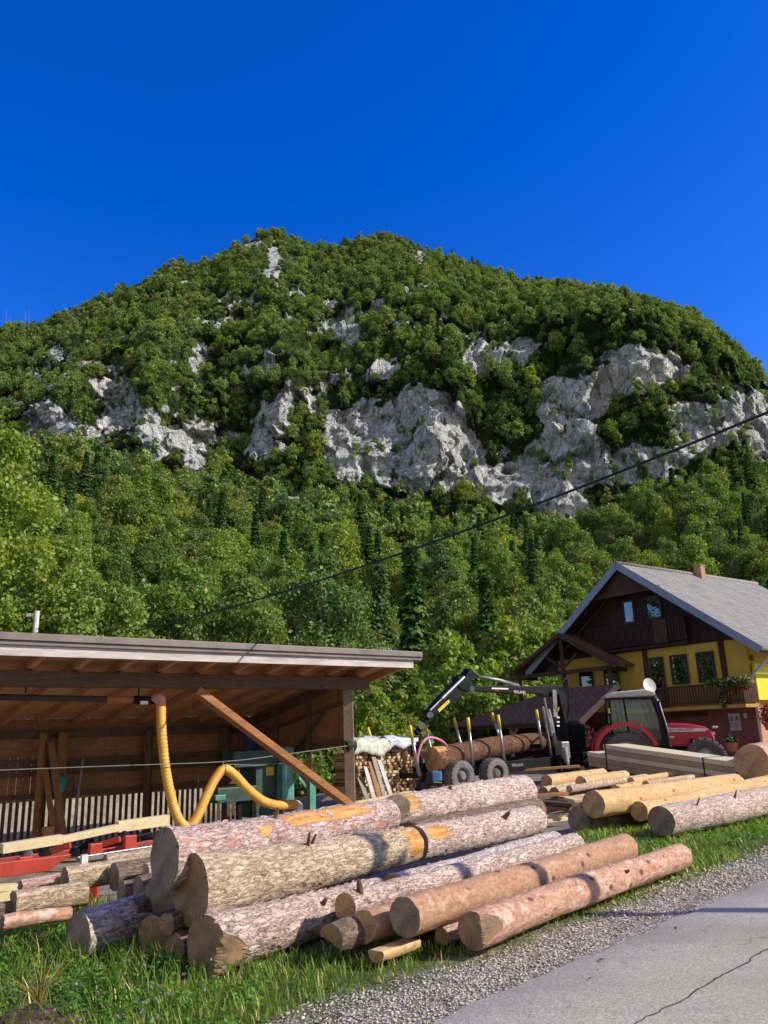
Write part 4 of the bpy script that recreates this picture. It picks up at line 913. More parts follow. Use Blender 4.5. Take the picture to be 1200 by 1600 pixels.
log((322,1478,.18,79),(606,1397,.16,53),'bark_pale','cut_brown','bottom front log with a notched cut end beside the grass at the left',GS,peel=[(.0,-2.6,.03,.5,.5)],notch=(-2.9,.70,.8),flare=.02,flakes=46,stubs=[(.55,2.5,.06,.025)])
log((614,1394,.16,52),(874,1318,.12,39),'bark_grey','cut_tan','pale bottom log continuing behind the thinner front logs',GS,flakes=26)
log((545,1418,.31,42),(908,1318,.24,33),'bark_pale','cut_tan','thin pale log with a loose bark flap on its end, above two short butts',GS,flakes=18,stubs=[(.03,1.7,.10,.03)])
log((569,1448,.20,47),(860,1368,.12,38),'bark_brown','cut_tan','thin brown log half hidden under the big brown log',GS)
log((515,1468,.15,46),(700,1410,.13,40),'bark_dark','cut_brown','short dark log butt in the shade at the foot of the stack',GS,notch=(-1.2,.2,.35))
log((636,1434,.28,57),(986,1323,.22,41),'bark_brown','cut_grey','smooth brown log with a round grey cut end, second from the road',GS)
log((733,1453,.17,55),(1069,1335,.15,35),'bark_flaky','cut_brown','reddish flaky log with a wedge cut end, nearest to the road',GS,notch=(3.0,.62,.5),flakes=16,stubs=[(.6,2.6,.04,.02)])
log((587,1489,.08,28),(654,1467,.07,30),'bark_yellow','cut_tan','short split pale piece of log lying in the grass before the stack',None,half=.25)
log((690,1462,.07,26),(790,1428,.06,24),'bark_red','cut_tan','short thin reddish log piece under the smooth brown log',None)
log((112,1468,.17,72),(300,1407,.17,60),'bark_grey','cut_grey','dark shaded log with a split wedge butt at the left foot of the stack',GS,notch=(.2,-1,.07))
log((238,1462,.14,58),(390,1410,.14,44),'bark_dark','cut_brown','dark log butt in the shadow just left of the notched bottom log',GS)
log((272,1480,.11,40),(420,1432,.10,36),'bark_dark','cut_brown','small dark log butt low in the weeds beside the notched bottom log',GS)
log((250,1400,.36,72),(560,1330,.34,52),'bark_dark','cut_grey','shaded log supporting the topmost left log from below',GS)
log((640,1312,.46,52),(846,1264,.46,40),'bark_dark','cut_grey','dark log showing in the gap under the topmost right log',GS)
log((207,1388,8.1,40),(330,1362,8.1,34),'bark_dark','cut_grey','dark small log butt in the shade left of the stack',None) if False else None
log((222,1440,.12,46),(340,1398,.12,40),'bark_dark','cut_grey','dark log butt wedged between the split wedge butt and the thick tan log',GS)
log((203,1425,.26,34),(320,1388,.26,30),'bark_dark','cut_grey','small dark log butt above the split wedge butt in the shadow',GS)
log((262,1444,.27,30),(380,1404,.27,28),'bark_dark','cut_brown','small dark log butt just below the thick tan log',GS)
GQ = 'small logs piled at the left below the red bed'
def qlog(a, wa, da, b, db, bark, cut, lab, **k): return log((a[0], a[1], wa, da, 0), (b[0], b[1], wa, db, 0), bark, cut, lab, GQ, **k)
qlog((20,1412),7.75,38,(150,1393),34,'bark_tan','cut_brown','small tan log in front at the left of the low pile, lit full length')
qlog((101,1375),8.2,36,(240,1352),32,'bark_tan','cut_brown','small tan log lying highest in the low left pile')
qlog((164,1348),8.75,22,(260,1332),20,'bark_tan','cut_brown','thin tan log right under the red slide bar')
qlog((32,1388),8.5,22,(110,1373),22,'bark_red','cut_brown','short pinkish log behind the front tan log at the left')
qlog((88,1380),8.35,18,(150,1370),16,'bark_red','cut_brown','thin reddish stick end beside the highest tan log')
qlog((4,1441),7.55,22,(120,1425),20,'bark_flaky','cut_brown','thin reddish log lowest in the low left pile, along the grass')
qlog((178,1370),8.0,40,(300,1350),36,'bark_dark','cut_grey','log half in shadow left of the topmost big log')
qlog((190,1400),7.6,40,(310,1380),36,'bark_dark','cut_grey','lower shaded log left of the big stack')
qlog((216,1392),7.4,44,(330,1372),40,'bark_dark','cut_grey','shaded log butt right beside the thick tan log')
qlog((228,1362),7.7,24,(330,1342),24,'bark_grey','cut_tan','small pale log end touching the topmost big log')
qlog((-40,1432),7.8,30,(60,1417),28,'bark_dark','cut_brown','dark log end at the left edge of the photo')
GR = 'logs of the right hand pile'
def rlog(a, b, bark, cut, lab, **k): return log(a, b, bark, cut, lab, GR, **k)
rlog((930,1257,.42,40),(1158,1222,.42,26),'bark_yellow','cut_tan','peeled yellow log with the biggest dark butt in the right pile')
rlog((1000,1268,.26,29),(1260,1212,.30,24),'bark_yellow','cut_tan','longest peeled yellow log, lying against the grey barked log')
rlog((1036,1284,.22,46),(1320,1229,.24,40),'bark_pale','cut_grey','big grey barked log at the front of the right pile by the grass',flakes=18,stubs=[(.12,2.2,.14,.015),(.3,2.2,.12,.02)])
rlog((855,1221,.50,20),(945,1209,.50,17),'bark_yellow','cut_tan','short yellow log at the left top of the right pile')
rlog((908,1222,.46,18),(980,1212,.46,16),'bark_yellow','cut_tan','short yellow log second from the left on top of the right pile')
rlog((848,1238,.32,16),(905,1228,.32,14),'bark_tan','cut_brown','thin tan log end beneath the short yellow log')
rlog((868,1240,.30,18),(985,1219,.30,14),'bark_tan','cut_brown','thin tan log with a grass tuft on it in the right pile')
rlog((960,1236,.28,18),(1090,1212,.28,16),'bark_yellow','cut_tan','thin peeled log behind the biggest yellow log')
rlog((948,1284,.10,26),(1010,1272,.10,24),'bark_dark','cut_brown','bent dark bark piece under the biggest yellow butt')
rlog((905,1282,.16,40),(1000,1266,.16,36),'bark_dark','cut_grey','dark log stub in the shade below the biggest yellow butt')
rlog((985,1258,.22,34),(1120,1238,.22,30),'bark_dark','cut_grey','dark log beneath the two long yellow logs')
log((1176,1192,.72,54),(1290,1165,.72,46),'bark_flaky','cut_tan','big reddish log with a round butt at the right edge beyond the pile','logs at the right edge')
log((1128,1204,.36,36),(1240,1186,.40,32),'bark_dark','cut_grey','dark log under the big reddish log at the right edge','logs at the right edge')
log((1110,1216,.1,24),(1230,1200,.12,30),'bark_dark','cut_grey','lowest dark log under the right edge logs','logs at the right edge')
for i, (x0, y0, x1, y1, z, d_, m, lab) in enumerate([(888,1233,1010,1214,.40,11,'bark_tan','thin pole on top of the thin logs behind the slab heap'),(925,1243,1075,1221,.34,10,'bark_brown','thin brown pole behind the biggest yellow log, nearest to it'),(1010,1226,1130,1208,.38,12,'bark_tan','thin pole crossing behind the middle of the two long yellow logs'),(842,1247,960,1231,.26,11,'bark_dark','thin dark pole low behind the slab heap'),(876,1252,990,1236,.20,12,'bark_brown','thin brown pole beneath the thin tan logs'),(985,1220,1085,1206,.42,11,'bark_yellow','thin peeled pole furthest back in the right pile')]):
    log((x0,y0,z,d_),(x1,y1,z,d_*.85),m,'cut_tan',lab,GR,name='pole_log',seg=20,trim=0)
# slabs and bark pieces
for i, (x0, y0, x1, y1, z, wd, m, lab) in enumerate([(826,1244,885,1240,.34,.2,'wood_boards','dark slab on top of the slab heap in the right pile'),(830,1252,900,1258,.28,.2,'wood_dark','dark slab lying across the slab heap in the right pile'),(836,1262,890,1264,.2,.18,'wood_boards','brown slab in the middle of the slab heap'),(842,1277,880,1274,.08,.16,'wood_fresh','pale split slab low in the slab heap'),(852,1283,885,1279,.03,.14,'wood_fresh','lowest pale split slab of the slab heap'),(880,1246,905,1252,.25,.2,'wood_fresh','pale torn slab end beside the biggest yellow butt')]):
    obj('slab', MB().bar(G(x0, y0, z), G(x1, y1, z), wd, .06), m, label=lab, cat='slab', group='slabs heaped in the right pile', bevel=.01)
for i, (x0, y0, x1, y1, z, m, lab) in enumerate([(645,1220,705,1216,.12,'wood_dark','dark bark slab on top of the heap behind the top log'),(640,1224,690,1226,.06,'wood_boards','brown bark slab beneath in the heap behind the top log'),(650,1216,720,1221,.2,'wood_boards','brown slab crossing the heap behind the trailer wheel')]):
    obj('slab', MB().bar(G(x0, y0, z), G(x1, y1, z), .3, .08), m, label=lab, cat='slab', group='bark slabs behind the top log', bevel=.015)
# ------------------------------------------------------------------ vehicles
def text_mesh(name, s, size, M, m, parent, align='LEFT', shear=0.0):
    cu = bpy.data.curves.new('lettering', 'FONT'); cu.body = s; cu.size = size; cu.align_x = align; cu.extrude = .002; cu.shear = shear
    tmp = bpy.data.objects.new('tmp', cu); COL.objects.link(tmp); dg = bpy.context.evaluated_depsgraph_get()
    me = bpy.data.meshes.new_from_object(tmp.evaluated_get(dg)); bpy.data.objects.remove(tmp)
    me.transform(full_matrix(parent).inverted() @ M); me.materials.clear(); me.materials.append(MATS[m])
    o = bpy.data.objects.new(name, me); COL.objects.link(o); o.parent = parent; ROOTM[o.name] = Matrix(); return o
def basis(o, X, Y_):
    X = Vector(X).normalized(); Y_ = (Vector(Y_)-X*X.dot(Vector(Y_))).normalized(); Zx = X.cross(Y_)
    M = Matrix((X, Y_, Zx)).transposed().to_4x4(); M.translation = o; return M
simple('tyre_mat', (.095, .092, .088), .85, 0, .35, 8, .3, dirt=(.16, .14, .12))
simple('tyre_dusty', (.17, .165, .16), .9, 0, .35, 6, .3, dirt=(.22, .20, .18))
simple('rim_grey', (.30, .30, .31), .5, .5, .25, 6, dirt=(.12, .1, .09)); simple('rim_silver', (.45, .45, .46), .45, .6, .2, 5, dirt=(.2, .18, .16))
simple('white_paint', (.72, .72, .70), .45, 0, .08, 4); simple('yellow_paint', (.70, .55, .03), .5, 0, .12, 6); simple('red_body', (.50, .012, .035), .25, .0, .12, 3, spec=.6)
simple('dark_red', (.16, .012, .02), .4); simple('pink_hose', (.70, .22, .42), .5); simple('roof_grey', (.50, .50, .50), .45, 0, .12, 4, dirt=(.34, .33, .31))
def glassmat(name, tint, r=.04, tr=.75):
    t = NT(name); gl = t.n('BsdfGlossy', {'Color': (.9, .95, 1, 1), 'Roughness': r}); tp = t.n('BsdfTransparent', {'Color': c4(tint)}); fr = t.n('Fresnel', {'IOR': 1.5})
    d = t.n('BsdfDiffuse', {'Color': c4(tuple(q*.03 for q in tint))}); mx0 = t.n('MixShader', {0: tr}); t.l(d.outputs[0], mx0.inputs[1]); t.l(tp.outputs[0], mx0.inputs[2])
    f = t.math('ADD', t.math('MULTIPLY', fr.outputs[0], 1.0), .04)
    mx = t.n('MixShader', {0: f}); t.l(mx0.outputs[0], mx.inputs[1]); t.l(gl.outputs[0], mx.inputs[2]); t.t.nodes.remove(t.b); t.l(mx.outputs[0], t.out.inputs['Surface']); return t.m
glassmat('cab_glass', (.68, .82, .80), .03, .97); glassmat('pane_glass', (.35, .42, .42), .02, .5)

def wheel(parent, c, axis, R, w, rimR, tyre='tyre_mat', rim='rim_grey', lugs=20, name='wheel'):
    """c centre, axis pointing outward; hub with tyre and rim as sub-parts"""
    A = Vector(axis).normalized(); c = Vector(c)
    hub = obj(name, MB().lathe([(0, .5*w), (.09, .5*w), (.10, .46*w), (.13, .40*w), (rimR*.75, .18*w), (rimR*.9, .15*w)], c, A, 20), rim, parent, smooth=True, auto=35)
    h = w/2
    obj('rim', MB().lathe([(rimR*.88, .12*w), (rimR*.93, .3*w), (rimR*.98, h*.86), (rimR*1.05, h*.92), (rimR*1.05, h*.5), (rimR*.9, -h*.6), (rimR*1.05, -h*.9)], c, A, 28), rim, hub, smooth=True, auto=35)
    mb = MB().lathe([(rimR*1.0, -h*.9), (rimR*1.12, -h), (R*.80, -h*1.05), (R*.93, -h*.96), (R*.965, -h*.7), (R*.97, 0), (R*.965, h*.7), (R*.93, h*.96), (R*.80, h*1.05), (rimR*1.12, h), (rimR*1.0, h*.9)], c, A, 40)
    ref = Vector((0, 0, 1)); X = ref.cross(A).normalized(); Y_ = A.cross(X)
    for k in range(lugs):
        for sd in (-1, 1):
            th = 2*pi*(k+(.5 if sd > 0 else 0))/lugs; rad = X*cos(th)+Y_*sin(th); tg = -X*sin(th)+Y_*cos(th)
            a = c+rad*(R*.955)+A*(sd*h*.05)+tg*(R*.06); b = c+rad*(R*.93)+A*(sd*h*1.0)-tg*(R*.10)
            mb.bar(a, b, R*.075, R*.085, rad)
    obj('tyre', mb, tyre, hub)
    return hub

# ---- tractor
TD = Vector((.985, -.17, 0)).normalized(); TN = Vector((-TD.y, TD.x, 0)); TB = D(972, 1150, 26.4); TB.z = 0
tr = root('tractor', TB, atan2(TD.y, TD.x), 'red tractor with glazed grey roofed cab standing behind the plank stack', 'tractor')
def TL(x, y, z): return TB+TD*x+TN*y+Vector((0, 0, z))
for sd in (-1, 1):
    wheel(tr, TL(0, sd*.82, .77), TN*sd, .77, .46, .45, 'tyre_mat', 'rim_silver', 20)
    wheel(tr, TL(2.42, sd*.80, .63), TN*sd, .63, .38, .34, 'tyre_mat', 'rim_silver', 18)
obj('chassis', MB().bar(TL(-.5, 0, .85), TL(2.8, 0, .85), .5, .42).bar(TL(0, -.7, .79), TL(0, .7, .79), .22, .22).bar(TL(2.5, -.7, .6), TL(2.5, .7, .6), .16, .18).bar(TL(2.6, 0, .7), TL(3.1, 0, .7), .5, .3).bar(TL(.5, -.55, .55), TL(1.3, -.55, .55), .25, .5), 'black_metal', tr, bevel=.02)
prof = [(1.22, 1.02), (1.22, 1.72), (1.6, 1.74), (2.1, 1.70), (2.55, 1.60), (2.76, 1.48), (2.84, 1.25), (2.84, .98), (2.3, .98)]
obj('hood', MB().prism([TL(x, -.40, z) for x, z in prof], TN*.80), 'red_body', tr, bevel=.05, smooth=True, auto=30)
obj('side_grille', MB().box(TL(2.35, -.405, 1.12), (.55, .03, .22), Matrix.Rotation(atan2(TD.y, TD.x), 3, 'Z')), 'black_metal', tr, bevel=.01)
RT = Matrix.Rotation(atan2(TD.y, TD.x), 3, 'Z')
st = obj('side_stripe', MB().prism([TL(1.25, -.425, 1.46), TL(2.55, -.425, 1.44), TL(2.66, -.425, 1.50), TL(2.45, -.425, 1.55), TL(1.25, -.425, 1.59)], TN*.02), 'white_paint', tr)
text_mesh('lettering', 'MASSEY FERGUSON', .105, basis(TL(1.29, -.43, 1.485), TD, (0, 0, 1)), 'black_metal', tr)
obj('side_badge', MB().box(TL(1.42, -.425, 1.30), (.32, .015, .06), RT), 'white_paint', tr)
for sd in (-.22, .22): obj('headlight', MB().box(TL(2.85, sd, 1.36), (.05, .2, .1), RT), 'lamp_white', tr, bevel=.01)
obj('grille', MB().box(TL(2.85, 0, 1.12), (.03, .5, .28), RT), 'black_metal', tr)
obj('work_light', MB().box(TL(2.9, -.36, 1.56), (.16, .08, .07), RT), 'lamp_white', tr, bevel=.01)
# cab
cabp = [(-.36, 1.30), (-.38, 2.0), (-.34, 2.60), (1.0, 2.56), (1.16, 1.9), (1.22, 1.0), (.75, 1.0), (.55, 1.30)]
mb = MB()
def fr(a, b, w_=.07): 
    for sd in (-.72, .72): mb.bar(TL(a[0], sd, a[1]), TL(b[0], sd, b[1]), w_, w_)
fr(cabp[0], cabp[1]); fr(cabp[1], cabp[2]); fr(cabp[3], cabp[4], .09); fr(cabp[4], cabp[5], .09); fr((.16, 1.38), (.10, 2.58), .06); fr((-.34, 2.58), (1.0, 2.54)); fr((.6, 1.0), (1.22, 1.0)); fr((-.36, 1.34), (.1, 1.42)); fr((.1, 1.40), (.62, 1.0))
for z, x in ((2.58, -.34), (2.55, 1.0), (1.3, -.36), (1.0, 1.22)): mb.bar(TL(x, -.72, z), TL(x, .72, z), .07, .07)
cabo = obj('cab_frame', mb, 'black_metal', tr, bevel=.01)
for sd in (-.715, .715):
    obj('side_window', MB().quad(*[TL(x, sd, z) for x, z in ((-.34, 1.36), (-.36, 2.0), (-.32, 2.55), (.1, 2.55), (.14, 1.42))]), 'cab_glass', tr)
    obj('door_glass', MB().quad(*[TL(x, sd, z) for x, z in ((.18, 1.42), (.14, 2.54), (.98, 2.52), (1.14, 1.9), (1.19, 1.05), (.66, 1.05))]), 'cab_glass', tr)
obj('rear_window', MB().quad(*[TL(-.37, y, z) for y, z in ((-.7, 1.36), (.7, 1.36), (.7, 2.55), (-.7, 2.55))]), 'cab_glass', tr)
obj('windscreen', MB().quad(TL(1.0, -.7, 2.52), TL(1.0, .7, 2.52), TL(1.18, .7, 1.3), TL(1.18, -.7, 1.3)), 'cab_glass', tr)
rp = [(-.50, 2.60), (-.48, 2.72), (-.2, 2.79), (.8, 2.84), (1.10, 2.76), (1.12, 2.62)]
obj('cab_roof', MB().prism([TL(x, -.80, z) for x, z in rp], TN*1.6), 'roof_grey', tr, bevel=.04, smooth=True, auto=35)
seat = obj('seat', MB().box(TL(.15, 0, 1.30), (.5, .5, .14), RT).box(TL(-.1, 0, 1.62), (.12, .48, .6), RT), 'black_metal', tr, bevel=.04)
obj('dashboard', MB().box(TL(.98, 0, 1.40), (.28, .5, .5), RT), 'black_metal', tr, bevel=.05)
obj('steering_wheel', MB().tube([TL(.72+.06*sin(a), .19*cos(a), 1.62+.17*sin(a)) for a in [2*pi*i/18 for i in range(18)]], .016, 6, closed=True), 'black_metal', tr)
for sd in (-1, 1):
    arc = []
    for i in range(15):
        a = radians(178-i*11.5); arc.append((.90*cos(a)*1.0, .79+.90*sin(a)))
    mb = MB()
    for (x0, z0), (x1, z1) in zip(arc[:-1], arc[1:]):
        mb.prism([TL(x0, sd*.58, z0), TL(x1, sd*.58, z1), TL(x1*1.15, sd*.58, (z1-.79)*1.15+.79), TL(x0*1.15, sd*.58, (z0-.79)*1.15+.79)], TN*sd*.5)
    obj('fender', mb, 'red_body', tr)
    obj('tail_light', MB().box(TL(-.80, sd*.95, 1.30), (.06, .14, .12), RT), 'dark_red', tr, bevel=.01)
obj('exhaust', MB().tube([TL(1.30, -.52, 1.05), TL(1.30, -.52, 1.7), TL(1.22, -.55, 2.45), TL(1.12, -.55, 2.62)], [.08, .08, .065, .06], 14), 'black_metal', tr, smooth=True, auto=40)
obj('exhaust_shield', MB().tube([TL(1.43, -.60, .98), TL(1.36, -.6, 1.7), TL(1.22, -.60, 2.42), TL(1.10, -.60, 2.60)], .028, 10), 'steel', tr, smooth=True)
obj('mirror', MB().box(TL(1.15, -1.0, 2.3), (.05, .2, .3), RT).bar(TL(1.05, -.72, 2.45), TL(1.14, -.98, 2.4), .02, .02), 'black_metal', tr, bevel=.01)
obj('step', MB().bar(TL(.75, -.7, .55), TL(1.15, -.7, .55), .25, .04).bar(TL(.75, -.7, .8), TL(1.15, -.7, .8), .25, .04), 'black_metal', tr)
obj('indicator', MB().box(TL(-.40, -.78, 2.2), (.06, .06, .16), RT), 'yellow_paint', tr)

tr.scale = (.95, .95, .95)
# ---- forestry trailer with loading crane
XD = Vector((.8, .6, 0)); XN = Vector((-.6, .8, 0)); tp0 = D(716, 1212, 23.2); XW = XN.dot(tp0)
def TP(px, py, yl=0.0):
    d = ray(px, py); return CAM + d*((XW+yl-XN.dot(CAM))/XN.dot(d))
RX = Matrix.Rotation(atan2(.6, .8), 3, 'Z')
tb = TP(770, 1150, .8); tb.z = 0
ft = root('forestry_trailer', tb, atan2(.6, .8), 'black forestry trailer with yellow tipped stakes and a folding loading crane', 'trailer')
for px, py in ((717, 1211), (771, 1203)):
    c = TP(px, py, .1)
    for sd, off in ((-1, 0), (1, 1.75)): 
        q = c+XN*off; wheel(ft, (q.x, q.y, .44), XN*sd, .44, .38, .22, 'tyre_dusty', 'rim_grey', 22)
def at_px(px, z, yl): q = TP(px, 1150, yl); return Vector((q.x, q.y, z))
obj('chassis_beam', MB().bar(at_px(640, .70, .95), at_px(893, .70, .95), .22, .24), 'black_metal', ft, bevel=.01)
obj('bogie', MB().bar(at_px(712, .5, .45), at_px(778, .5, .45), .14, .2).bar(at_px(712, .5, 1.45), at_px(778, .5, 1.45), .14, .2).bar(at_px(745, .55, .3), at_px(745, .55, 1.6), .2, .2), 'black_metal', ft, bevel=.01)
for i, (bx, by, tx, ty) in enumerate([(655, 1212, 640, 1133), (739, 1196, 731, 1121), (788, 1190, 778, 1117), (847, 1166, 838, 1109)]):
    b, t_ = TP(bx, by, .05), TP(tx, ty, -.05)
    bunk = obj('bunk', MB().bar(b, b+XN*1.7, .14, .14), 'black_metal', ft, bevel=.008)
    for sd in (0, 1):
        bb = b+XN*1.7*sd; tt = t_+XN*(1.95 if sd else 0); m_ = bb.lerp(tt, .72); s_ = obj('stake', MB().tube([bb, bb.lerp(tt, .35), m_], [.055, .045, .04], 10), 'steel', ft, smooth=True)
        obj('stake_tip', MB().tube([m_, tt], .047, 10), 'yellow_paint', s_, smooth=True)
obj('side_panel', MB().bar(TP(782, 1199, .05), TP(876, 1189, .05), .04, .30), 'black_metal', ft, bevel=.008)
text_mesh('lettering', 'PERLAND', .11, basis(TP(800, 1198, .02), XD, (0, 0, 1)), 'roof_grey', ft)
hb = MB(); 
for yl in (.1, .5, .9, 1.3, 1.7): hb.bar(TP(862, 1182, yl), TP(848, 1104, yl-.1), .06, .06)
for f in (.1, .5, .95): hb.bar(TP(862, 1182, .1).lerp(TP(848, 1104, 0), f), TP(862, 1182, 1.7).lerp(TP(848, 1104, 1.6), f), .06, .06)
obj('headboard', hb, 'rim_grey', ft, bevel=.006)
obj('drawbar', MB().bar(at_px(885, .62, .9), at_px(905, .62, .9)+XD*2.0, .2, .22), 'black_metal', ft, bevel=.01)
yc = .75
def CP(px, py, o=0.0): return TP(px, py, yc+o)
obj('crane_base', MB().box((CP(884, 1180)).lerp(CP(884, 1180), .5), (.75, .8, .7), RX).cyl(CP(884, 1176), CP(882, 1128), .22, 18), 'black_metal', ft, bevel=.02)
obj('control_box', MB().box(CP(898, 1150, -.2), (.45, .5, .75), RX).box(CP(902, 1184, -.1), (.7, .5, .35), RX), 'black_metal', ft, bevel=.03)
col = obj('crane_column', MB().bar(CP(888, 1150), CP(871, 1073), .26, .32, XD), 'black_metal', ft, bevel=.02)
obj('column_plate', MB().bar(CP(868, 1120, -.22), CP(866, 1078, -.22), .18, .03, XN), 'rim_grey', col)
obj('warning_sticker', MB().bar(CP(871.5, 1105, -.22), CP(870, 1111, -.22), .02, .12, XN), 'yellow_paint', col)
for f in (1121, 1128, 1134): obj('white_sticker', MB().bar(CP(870, f, -.24), CP(874, f, -.24), .02, .05, (0, 0, 1)), 'white_paint', col)
obj('lift_cylinder', MB().tube([CP(862, 1150, -.3), CP(855, 1118, -.3), CP(855, 1118, -.3), CP(850, 1090, -.3)], [.075, .075, .04, .04], 14), 'rim_grey', ft, smooth=True, auto=40)
obj('lift_cylinder', MB().tube([CP(868, 1165, -.3), CP(859, 1122, -.3), CP(857, 1108, -.3)], [.08, .08, .045], 14), 'rim_grey', ft, smooth=True, auto=40)
# main boom: deep near the column, slimmer to the elbow
bp = [(881, 1071), (882, 1083), (857, 1089), (842, 1083), (800, 1083), (742, 1079), (742, 1072), (800, 1071), (818, 1072)]
boom = obj('main_boom', MB().prism([CP(x, y, -.13) for x, y in bp], XN*.26), 'black_metal', ft, bevel=.012)
text_mesh('lettering', 'PERLAND', .12, basis(CP(803, 1083, -.145), CP(828, 1083.5)-CP(803, 1082), (0, 0, 1)), 'white_paint', boom)
obj('white_stripe', MB().bar(CP(768, 1075.5, -.14), CP(794, 1076.3, -.14), .01, .045), 'white_paint', boom); text_mesh('lettering', '6.85', .10, basis(CP(773, 1080.5, -.145), CP(790, 1081)-CP(773, 1080.5), (0, 0, 1)), 'red_body', boom)
obj('link_rod', MB().tube([CP(747, 1057, -.08), CP(780, 1063, -.08), CP(810, 1072, -.08)], [.05, .06, .06], 12), 'rim_grey', ft, smooth=True)
el = [(716, 1056), (728, 1057), (735, 1044), (747, 1056), (737, 1063), (744, 1079), (730, 1080), (718, 1075)]
obj('elbow_plate', MB().prism([CP(x, y, -.16) for x, y in el], XN*.32), 'black_metal', ft, bevel=.01)
sp = [(722, 1058), (737, 1077), (676, 1121), (668, 1113), (690, 1088)]
stick = obj('stick_boom', MB().prism([CP(x, y, -.12) for x, y in sp], XN*.24), 'black_metal', ft, bevel=.012)
obj('yellow_sticker', MB().bar(CP(685, 1111, -.14), CP(702, 1095, -.14), .012, .09), 'yellow_paint', stick)
obj('stick_cylinder', MB().tube([CP(725, 1058, -.2), CP(690, 1092, -.2), CP(690, 1092, -.2), CP(672, 1110, -.2)], [.05, .05, .03, .03], 10), 'steel', ft, smooth=True, auto=40)
obj('telescope', MB().bar(CP(676, 1114), CP(650, 1146), .13, .13, XN), 'black_metal', ft, bevel=.01)
obj('joint', MB().cyl(CP(672, 1117, -.18), CP(672, 1117, .18), .09, 14), 'steel', ft, smooth=True, auto=40); obj('joint', MB().cyl(CP(659, 1134, -.14), CP(659, 1134, .14), .10, 14), 'steel', ft, smooth=True, auto=40); obj('joint', MB().cyl(CP(738, 1076, -.2), CP(738, 1076, .2), .08, 14), 'steel', ft, smooth=True, auto=40)
g0 = CP(648, 1150); gr = obj('grapple', MB().box(g0-Vector((0, 0, .08)), (.22, .22, .2), RX).bar(g0-Vector((0, 0, .15)), g0-Vector((0, 0, .5)), .26, .3), 'black_metal', ft, bevel=.02)
for sd in (-1, 1):
    cl = [g0+XN*sd*a+Vector((0, 0, b)) for a, b in ((.08, -.35), (.2, -.5), (.23, -.72), (.14, -.92), (.02, -1.02))]
    obj('claw', MB().tube(spline(cl, 5), [.05]*20+[.025], 8), 'black_metal', gr, smooth=True)
for o_ in (-.1, .12):
    obj('pink_hose', MB().tube(spline([CP(651, 1196, -.3+o_), CP(655, 1172, -.3+o_), CP(664, 1156+8*o_, -.3+o_), CP(678, 1153, -.3+o_), CP(692, 1159, -.3+o_), CP(700, 1168, -.2+o_)], 8), .032, 8), 'pink_hose', ft, smooth=True)
for o_ in (0, .07, .14):
    obj('black_hose', MB().tube(spline([CP(884, 1140, -.1+o_), CP(889, 1105, -.15+o_), CP(886, 1062-10*o_, -.1+o_), CP(876, 1070, -.1+o_), CP(868, 1076, -.1+o_)], 7), .022, 8), 'black_metal', ft, smooth=True)
s0 = TP(884, 1172, -.2)
leg = obj('stabiliser_leg', MB().tube([TP(882, 1168, -.25), TP(886, 1192, -.3)], .085, 12), 'rim_grey', ft, smooth=True, auto=40)
obj('leg_rod', MB().tube([TP(885, 1185, -.3), TP(889, 1204, -.32)], .055, 12), 'steel', leg, smooth=True); q = TP(890, 1204, -.32); obj('foot_plate', MB().bar((q.x, q.y, .0), (q.x, q.y, q.z+.05), .3, .3, (1, 0, 0)), 'black_metal', leg, bevel=.02)
obj('leg_bracket', MB().box(TP(879, 1172, -.1), (.35, .3, .5), RX), 'rim_grey', leg, bevel=.03)
obj('stabiliser_leg', MB().bar(TP(875, 1180, -.1), TP(876, 1207, -.15), .18, .18, XN), 'black_metal', ft, bevel=.02)
# the log on the trailer
ROOTLOG = log((672,1186, XN.dot(TP(672,1186,.55)), 44, 0), (867,1152, XN.dot(TP(867,1152,.75)), 25, 0), 'bark_wet', 'cut_tan', 'reddish brown log loaded on the black forestry trailer', None, wob=.03, bend=.08) if False else None
def log_pts(A, B, r1, r2, *a, **k):
    """a log between two world points"""
    pa = proj(A); pb = proj(B); return log((pa[0], pa[1], NS.dot(A), r1*2*FPX/(A-CAM).dot(F_), 0), (pb[0], pb[1], NS.dot(B), r2*2*FPX/(B-CAM).dot(F_), 0), *a, **k)
def proj(P): v = P-CAM; z = v.dot(F_); return 600+FPX*v.dot(R_)/z, 800-FPX*v.dot(U_)/z
log_pts(TP(674, 1188, .5), TP(870, 1155, .8), .34, .25, 'bark_wet', 'cut_tan', 'reddish brown log loaded between the stakes of the black trailer', None, wob=.03, bend=.07, peel=[(.02, 1.9, .06, .8, .9)])
